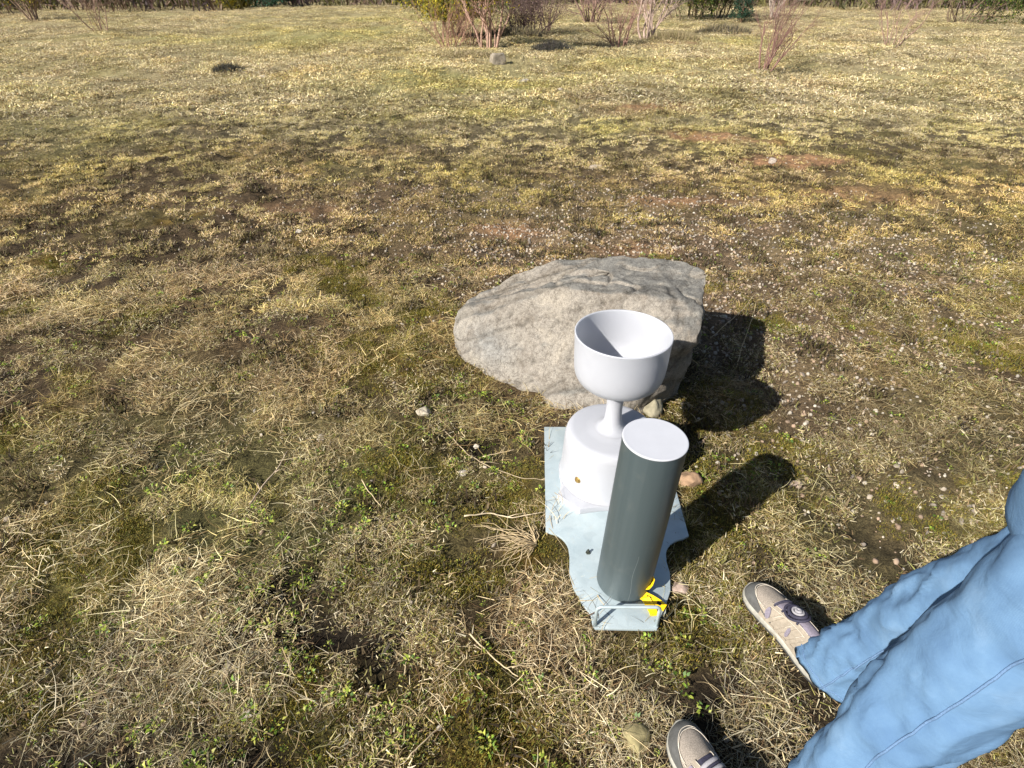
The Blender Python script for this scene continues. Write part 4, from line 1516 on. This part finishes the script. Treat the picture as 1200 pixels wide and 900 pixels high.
def build_shoe(parent, toe, heel, side, variant, label):
    d = Vector((toe[0] - heel[0], toe[1] - heel[1], 0))
    ang = math.atan2(-d.x, d.y)
    s = bpy.data.objects.new('shoe', None)
    COL.objects.link(s)
    s.parent = parent
    s.location = (heel[0] - PX, heel[1] - PY, HOVER)
    s.rotation_euler = (0, 0, ang)
    s['label'] = label
    # sole: outsole and pale midsole
    tt = np.concatenate([np.linspace(0, 1, 60)])
    R_, L_ = [], []
    for t in tt:
        wd, c = float(smooth_interp(t, *TW)), float(smooth_interp(t, *TC))
        R_.append((side * (c + wd), t * SL))
        L_.append((side * (c - wd), t * SL))
    out = R_ + L_[::-1]
    cen = np.array([0, SL * .5])

    def ring(k, z, spring=True):
        o_ = []
        for x, y in out:
            t = y / SL
            nx_, ny_ = x, (y - SL * .5)
            l = math.hypot(nx_, ny_ * .3) + 1e-6
            zz = z + (.010 * max(0, (t - .8) / .2) ** 2 if spring else 0)
            o_.append((x + k * nx_ / l, y + k * 1.0 * (1 if t > .5 else -1) * abs(2 * t - 1) ** 4, zz))
        return o_

    def ringmesh(name, spec, mat):
        n = len(out)
        Vv, Ff = [], []
        for k, z in spec:
            Vv += ring(k, z)
        for j in range(len(spec) - 1):
            for i in range(n):
                m = (i + 1) % n
                Ff.append((j * n + i, j * n + m, (j + 1) * n + m, (j + 1) * n + i))
        Ff.append(list(range(n))[::-1])
        Ff.append([(len(spec) - 1) * n + i for i in range(n)])
        return fixn(mesh(name, Vv, Ff, mat, s, auto=40))
    ringmesh('outsole', [(.001, 0), (.003, .002), (.003, .009)], M['outsole'])
    ringmesh('midsole', [(.0030, .0092), (.0042, .013), (.0045, .020), (.0035, .0255), (.0015, .0285), (-.004, .029)], M['midsole'])
    # upper
    T, A, Vg = shoe_grid(side=side)
    nt, na = T.shape
    idx = np.arange(nt * na).reshape(nt, na)
    F = [(idx[i, j], idx[i + 1, j], idx[i + 1, j + 1], idx[i, j + 1]) for i in range(nt - 1) for j in range(na - 1)]
    fixn(mesh('upper', Vg.reshape(-1, 3), F, M['mesh'] if variant else M['suede'], s))
    deg = 180 / PI
    # rubber rand round the toe
    shoe_patch('toe_rand', lambda t, a, z: (t > .60) & (z < .040 + .022 * sst(.6, .95, t)) | (t > .94), .0022, M['rubber'], s, side)
    shoe_patch('toe_panel', lambda t, a, z: (t > .70) & (t < .935 - .02 * np.cos(a) ** 2) & (z >= .042 + .022 * sst(.6, .95, t)) & (np.abs(a * deg - 90) < 62), .0012, M['mesh'], s, side)
    # suede overlays: mudguard, straps
    shoe_patch('mudguard', lambda t, a, z: (t < .72) & (z < .042 + .010 * np.sin(t * 9)) & (t > .02), .0026, M['suede'], s, side)
    for c0, sg in [(c, q) for c in (.36, .47, .585) for q in (-1, 1)]:
        shoe_patch('side_strap', lambda t, a, z, c0=c0, sg=sg: (np.abs(t - c0 - .10 * (z - .06) / .06 * -1) < .018) & (sg * (a * deg - 90) > 24) & (z > .03), .0030, M['suede'], s, side)
    for sg in (-1, 1):
        shoe_patch('side_window', lambda t, a, z, sg=sg: (((t - .66) / .030) ** 2 + ((z - .054 - (t - .66) * .25) / .013) ** 2 < 1) & (sg * (a * deg - 90) > 25), .0030, M['violet'], s, side)
        shoe_patch('side_window', lambda t, a, z, sg=sg: (((t - .44) / .017) ** 2 + ((z - .062) / .017) ** 2 < 1) & (sg * (a * deg - 90) > 25), .0036, M['violet'], s, side)
    for sg in (-1, 1):
        shoe_patch('eyestay', lambda t, a, z, sg=sg: (t > .30) & (t < .70) & (np.abs(sg * (a * deg - 90) - 36) < 7), .0034, M['suede'], s, side)
    shoe_patch('tongue', lambda t, a, z: (t > .26) & (t < .68) & (np.abs(a * deg - 90) < 28), .0030, M['lace'] if variant else M['violet'], s, side)

    def stitch(T_, A_, off=.0042):
        P = [tuple(shoe_pt(np.array(float(t)), np.array(R(float(a))), off, side)) for t, a in zip(T_, A_)]
        V_, F_ = tube(P, .0009, 5)
        mesh('stitching', V_, F_, M['thread'], s)
    for a_ in (45, 135):
        stitch(np.linspace(.31, .69, 30), np.full(30, a_))
    for a_ in (61, 119):
        stitch(np.linspace(.31, .69, 30), np.full(30, a_))
    ph = np.linspace(0, PI, 36)
    stitch(.72 + .20 * np.sin(ph), 90 + 60 * np.cos(ph), .0028)
    stitch(.70 + .20 * np.sin(ph), 90 + 64 * np.cos(ph), .0028)
    for a0_, a1_ in ((22, 44), (158, 136)):
        for tq in (.335, .445, .56):
            stitch(np.linspace(tq + .03, tq - .012, 14), np.linspace(a0_, a1_, 14), .0046)

    def lace(t0, t1, rad, mat, a0=54, a1=126, lift=.006):
        P = []
        for k in range(9):
            f = k / 8
            P.append(tuple(shoe_pt(np.array(t0 + (t1 - t0) * f), np.array(R(a0 + (a1 - a0) * f)), lift + .003 * math.sin(PI * f), side)))
        V_, F_ = tube(P, rad, 7)
        return mesh('lace', V_, F_, mat, s)
    if variant:                                           # webbing straps side by side across the tongue
        for t0 in (.40, .455, .51, .565, .62):
            lace(t0, t0 + .012, .0058, M['web'], 58, 122, .004)
        for t0 in (.43, .485, .54, .595):
            lace(t0, t0 + .01, .0030, M['lace'], 54, 126, .006)
    else:                                                 # elastic lace with an oval toggle
        for t0, t1 in ((.42, .48), (.48, .42), (.52, .58), (.58, .52), (.63, .66)):
            lace(t0, t1, .0030, M['lace'])
        ctr = shoe_pt(np.array(.50), np.array(R(90)), .012, side)
        up = Vector((0, .35, 1)).normalized()
        for rad, tr, mat, dz, nm in ((.0185, .0048, M['lace'], 0, 'lace_loop'), (.0115, .0032, M['web'], .003, 'toggle_ring'), (.005, .0042, M['web'], .005, 'toggle_button'),
                                     (.026, .0038, M['lace'], -.003, 'lace_loop')):
            P = []
            for k in range(29):
                a = 2 * PI * k / 28
                P.append((ctr[0] + rad * 1.0 * math.cos(a), ctr[1] + rad * 1.25 * math.sin(a), ctr[2] + dz - .35 * rad * 1.25 * math.sin(a) - 14 * (rad * math.cos(a)) ** 2))
            V_, F_ = tube(P, tr, 8, capend=False)
            mesh(nm, V_, F_, mat, s)
    return s, ang


def skinbody():
    """the body as one skinned surface (joints in the person's own frame)"""
    J = {}
    fx, fy = -.36, .93                                 # facing
    rx, ry = .93, .36                                  # to the person's right
    hipc = Vector((.17, -.09, .95))

    def off(base, r_, f_, z_):
        return Vector((base.x + rx * r_ + fx * f_, base.y + ry * r_ + fy * f_, z_))
    anR = Vector((FEET[0][2] - PX, FEET[0][3] - PY, .08)) + Vector((.012, .035, 0))
    anL = Vector((FEET[1][2] - PX, FEET[1][3] - PY, .08)) + Vector((.022, .025, 0))
    pts, rad, edges = [], [], []

    def add(p, r, par=None):
        pts.append(tuple(p))
        rad.append(r)
        if par is not None:
            edges.append((par, len(pts) - 1))
        return len(pts) - 1
    pel = add(hipc, .135)
    legs = {}
    for nm, an, s in (('R', anR, 1), ('L', anL, -1)):
        hip = off(hipc, .09 * s, 0, .88)
        kn = hip.lerp(an, .52) + Vector((fx * .03, fy * .03, 0))
        h = add(hip, .075, pel)
        th = add(hip.lerp(kn, .5), .062, h)
        k = add(kn, .048, th)
        cf_ = add(kn.lerp(an, .35) - Vector((fx * .004, fy * .004, 0)), .044, k)
        a = add(an, .033, cf_)
        legs[nm] = (hip, kn, an)
    sp = add(off(hipc, 0, 0, 1.08), .125, pel)
    chst = add(off(hipc, 0, .01, 1.30), .145, sp)
    nb = add(off(hipc, 0, 0, 1.45), .07, chst)
    nk = add(off(hipc, 0, .01, 1.51), .052, nb)
    hd = add(off(hipc, 0, .03, 1.60), .080, nk)
    add(off(hipc, 0, .035, 1.70), .085, hd)
    hands = []
    for s in (1, -1):
        sh = add(off(hipc, .17 * s, 0, 1.41), .060, chst)
        el = add(off(hipc, .27 * s, -.10, 1.16), .043, sh)
        wr = off(hipc, .09 * s, -.21, .99)
        w_ = add(wr, .026, el)
        pm = off(hipc, .03 * s, -.225, .955)
        p_ = add(pm, .032, w_)
        for k, (dl, L) in enumerate(((-.024, .066), (-.008, .074), (.008, .070), (.024, .056))):
            b = pm + Vector((fx * dl * .2, fy * dl * .2, dl)) + Vector((-rx * s * .02, -ry * s * .02, 0))
            q = b + Vector((-rx * s * L * .55, -ry * s * L * .55, -.008))
            q2 = q + Vector((-rx * s * L * .30 + fx * .012, -ry * s * L * .30 + fy * .012, -.014))
            i1 = add(b, .0105, p_)
            i2 = add(q, .009, i1)
            add(q2, .0075, i2)
        tb = add(pm + Vector((fx * -.015 - rx * s * .005, fy * -.015 - ry * s * .005, .035)), .012, p_)
        add(pm + Vector((fx * -.02 - rx * s * .04, fy * -.02 - ry * s * .04, .055)), .009, tb)
    me = bpy.data.meshes.new('person')
    me.from_pydata(pts, edges, [])
    o = bpy.data.objects.new('person', me)
    COL.objects.link(o)
    sk = o.modifiers.new('skin', 'SKIN')
    sk.use_smooth_shade = True
    for v, r in zip(me.skin_vertices[0].data, rad):
        v.radius = (r, r)
    me.skin_vertices[0].data[0].use_root = True
    ss = o.modifiers.new('sub', 'SUBSURF')
    ss.levels = ss.render_levels = 2
    dg = bpy.context.evaluated_depsgraph_get()
    m2 = bpy.data.meshes.new_from_object(o.evaluated_get(dg))
    o.modifiers.clear()
    o.data = m2
    m2.materials.clear()
    m2.materials.append(M['skin'])
    m2.polygons.foreach_set('use_smooth', np.ones(len(m2.polygons), bool))
    o.location = (PX, PY, 0)
    return o, legs, hipc, off


body, legs, hipc, offp = skinbody()
body.name = 'person'
tagit(body, 'person in light blue jeans and beige trail shoes standing at the right', 'person')
build_shoe(body, (FEET[0][0], FEET[0][1]), (FEET[0][2], FEET[0][3]), 1, 0, 'beige trail shoe with an oval lace toggle')
build_shoe(body, (FEET[1][0], FEET[1][1]), (FEET[1][2], FEET[1][3]), -1, 1, 'taupe mesh trail shoe with grey webbing laces')


def cloth_tube(path, radii, n=48, seed=0, fold=.010, hem=True, sq=1.0):
    V, F = [], []
    m = len(path)
    for j, (p, r) in enumerate(zip(path, radii)):
        p = Vector(p)
        for i in range(n):
            a = 2 * PI * i / n
            q = Vector((math.cos(a) * 1.3, math.sin(a) * 1.3, p.z * 9 + seed * 11))
            f = fold * (mnoise.noise(q) + .6 * mnoise.noise(Vector((math.cos(a) * 2.5, math.sin(a) * 2.5, p.z * 26 + seed * 5))))
            if fold > .012:                               # sharp little creases gather above the hem and behind the knee
                w_ = mnoise.noise(Vector((math.cos(a) * 1.6 + seed, math.sin(a) * 1.6, p.z * 16 + .8 * math.sin(a * 2))))
                f += .007 * (1 - min(1, abs(w_) / .22)) * (.35 + math.exp(-((p.z - .17) / .12) ** 2) + .8 * math.exp(-((p.z - .5) / .12) ** 2)) - .004
            V.append((p.x + (r + f) * math.cos(a), p.y + (r + f) * math.sin(a) * sq, p.z + .006 * math.sin(2 * a + seed)))
    for j in range(m - 1):
        for i in range(n):
            k = (i + 1) % n
            F.append((j * n + i, j * n + k, (j + 1) * n + k, (j + 1) * n + i))
    if hem:                                               # the hem turns in
        b = len(V)
        for i in range(n):
            x, y, z = V[i]
            c = path[0]
            V.append((c[0] + (x - c[0]) * .93, c[1] + (y - c[1]) * .93, z + .012))
        for i in range(n):
            k = (i + 1) % n
            F.append((i, b + i, b + k, k))
    return V, F


JV, JF = [], []
for nm, sd_ in (('R', 1), ('L', 2)):
    hip, kn, an = legs[nm]
    lo = Vector((an.x + (.008 if nm == 'R' else .008), an.y - .005, .055))
    path, rad = [], []
    for k in range(70):
        f = k / 69
        if f < .5:
            p = lo.lerp(kn, f / .5)
            r = .092 - .016 * min(1, f / .25) + .006 * f
        else:
            p = kn.lerp(hip, (f - .5) / .5)
            r = .079 + .026 * (f - .5) / .5
        path.append(p)
        rad.append(r)
    V, F = cloth_tube(path, rad, 72, sd_, .0125)
    b = len(JV)
    JV += V
    JF += [[i + b for i in f] for f in F]
path = [offp(hipc, 0, 0, .76 + .30 * k / 20) for k in range(21)]
rad = [.06 + .125 * math.sin(min(1, k / 6) * PI / 2) - .02 * max(0, (k - 12) / 8) for k in range(21)]
V, F = cloth_tube(path, rad, 52, 3, .006, False, .85)
b = len(JV)
JV += V
JF += [[i + b for i in f] for f in F]
jeans = fixn(mesh('jeans', JV, JF, M['denim'], body))
NLEG = 72 * 70 + 72
for q in (0, 1):
    for a_i in (8, 44):                                   # flat felled seams down both sides of each leg
        P = []
        for k in range(70):
            v = Vector(JV[q * NLEG + k * 72 + a_i])
            c = sum((Vector(JV[q * NLEG + k * 72 + z]) for z in range(0, 72, 6)), Vector()) / 12
            P.append(tuple(v + (v - c).normalized() * .0006))
        V, F = tube(P, .0022, 6)
        mesh('seam', V, F, M['seam'], jeans)
    P = []
    for k in range(73):
        v = Vector(JV[q * NLEG + 2 * 72 + k % 72])
        c = sum((Vector(JV[q * NLEG + 2 * 72 + z]) for z in range(0, 72, 6)), Vector()) / 12
        P.append(tuple(v + (v - c).normalized() * .0006))
    V, F = tube(P, .0020, 6)
    mesh('hem_stitch', V, F, M['seam'], jeans)
# jacket: trunk and sleeves
KV, KF = [], []
path = [offp(hipc, 0, 0, .96 + .52 * k / 30) for k in range(31)]
rad = [(.205 - .02 * math.sin(PI * k / 30) if k < 25 else .205 - .13 * ((k - 25) / 5) ** 1.3) for k in range(31)]
V, F = cloth_tube(path, rad, 52, 4, .010, True, .78)
KV += V
KF += F
for s in (1, -1):
    sh, el, wr = offp(hipc, .16 * s, 0, 1.42), offp(hipc, .27 * s, -.10, 1.16), offp(hipc, .10 * s, -.205, .995)
    P = [sh.lerp(el, k / 8) for k in range(8)] + [el.lerp(wr, k / 8) for k in range(9)]
    b = len(KV)
    V, F = tube(P, [.078 - .0022 * k + .003 * math.sin(k * 2.1) for k in range(17)], 20)
    KV += V
    KF += [[i + b for i in f] for f in F]
fixn(mesh('jacket', KV, KF, M['jacket'], body))
# face and hair
hc = offp(hipc, 0, .032, 1.665)


def ball(c, r, sc=(1, 1, 1), sub=3):
    bm = bmesh.new()
    bmesh.ops.create_icosphere(bm, subdivisions=sub, radius=r)
    V = [(c[0] + v.co.x * sc[0], c[1] + v.co.y * sc[1], c[2] + v.co.z * sc[2]) for v in bm.verts]
    F = [[v.index for v in f.verts] for f in bm.faces]
    bm.free()
    return V, F


V, F = ball(offp(hipc, 0, .012, 1.695), .103, (1, 1, 1.0), 4)
keep = [f for f in F if np.mean([V[i][2] for i in f]) > 1.70 or np.mean([(V[i][0] - hipc.x) * -.36 + (V[i][1] - hipc.y) * .93 for i in f]) < .0]
us = sorted({i for f in keep for i in f})
mp = {k: n for n, k in enumerate(us)}
mesh('hair', [V[i] for i in us], [[mp[i] for i in f] for f in keep], M['hair'], body)
for s in (1, -1):
    V, F = ball(offp(hipc, .032 * s, .112, 1.665), .012)
    mesh('eye', V, F, M['print'], body)
    V, F = ball(offp(hipc, .088 * s, .03, 1.655), .026, (.6, .9, 1.2))
    mesh('ear', V, F, M['skin'], body)
V, F = ball(offp(hipc, 0, .125, 1.645), .016, (.8, 1, 1.5))
mesh('nose', V, F, M['skin'], body)
V, F = ball(offp(hipc, 0, .108, 1.605), .02, (1.1, .6, .3))
mesh('mouth', V, F, simple('lip', (.40, .18, .15), .5), body)
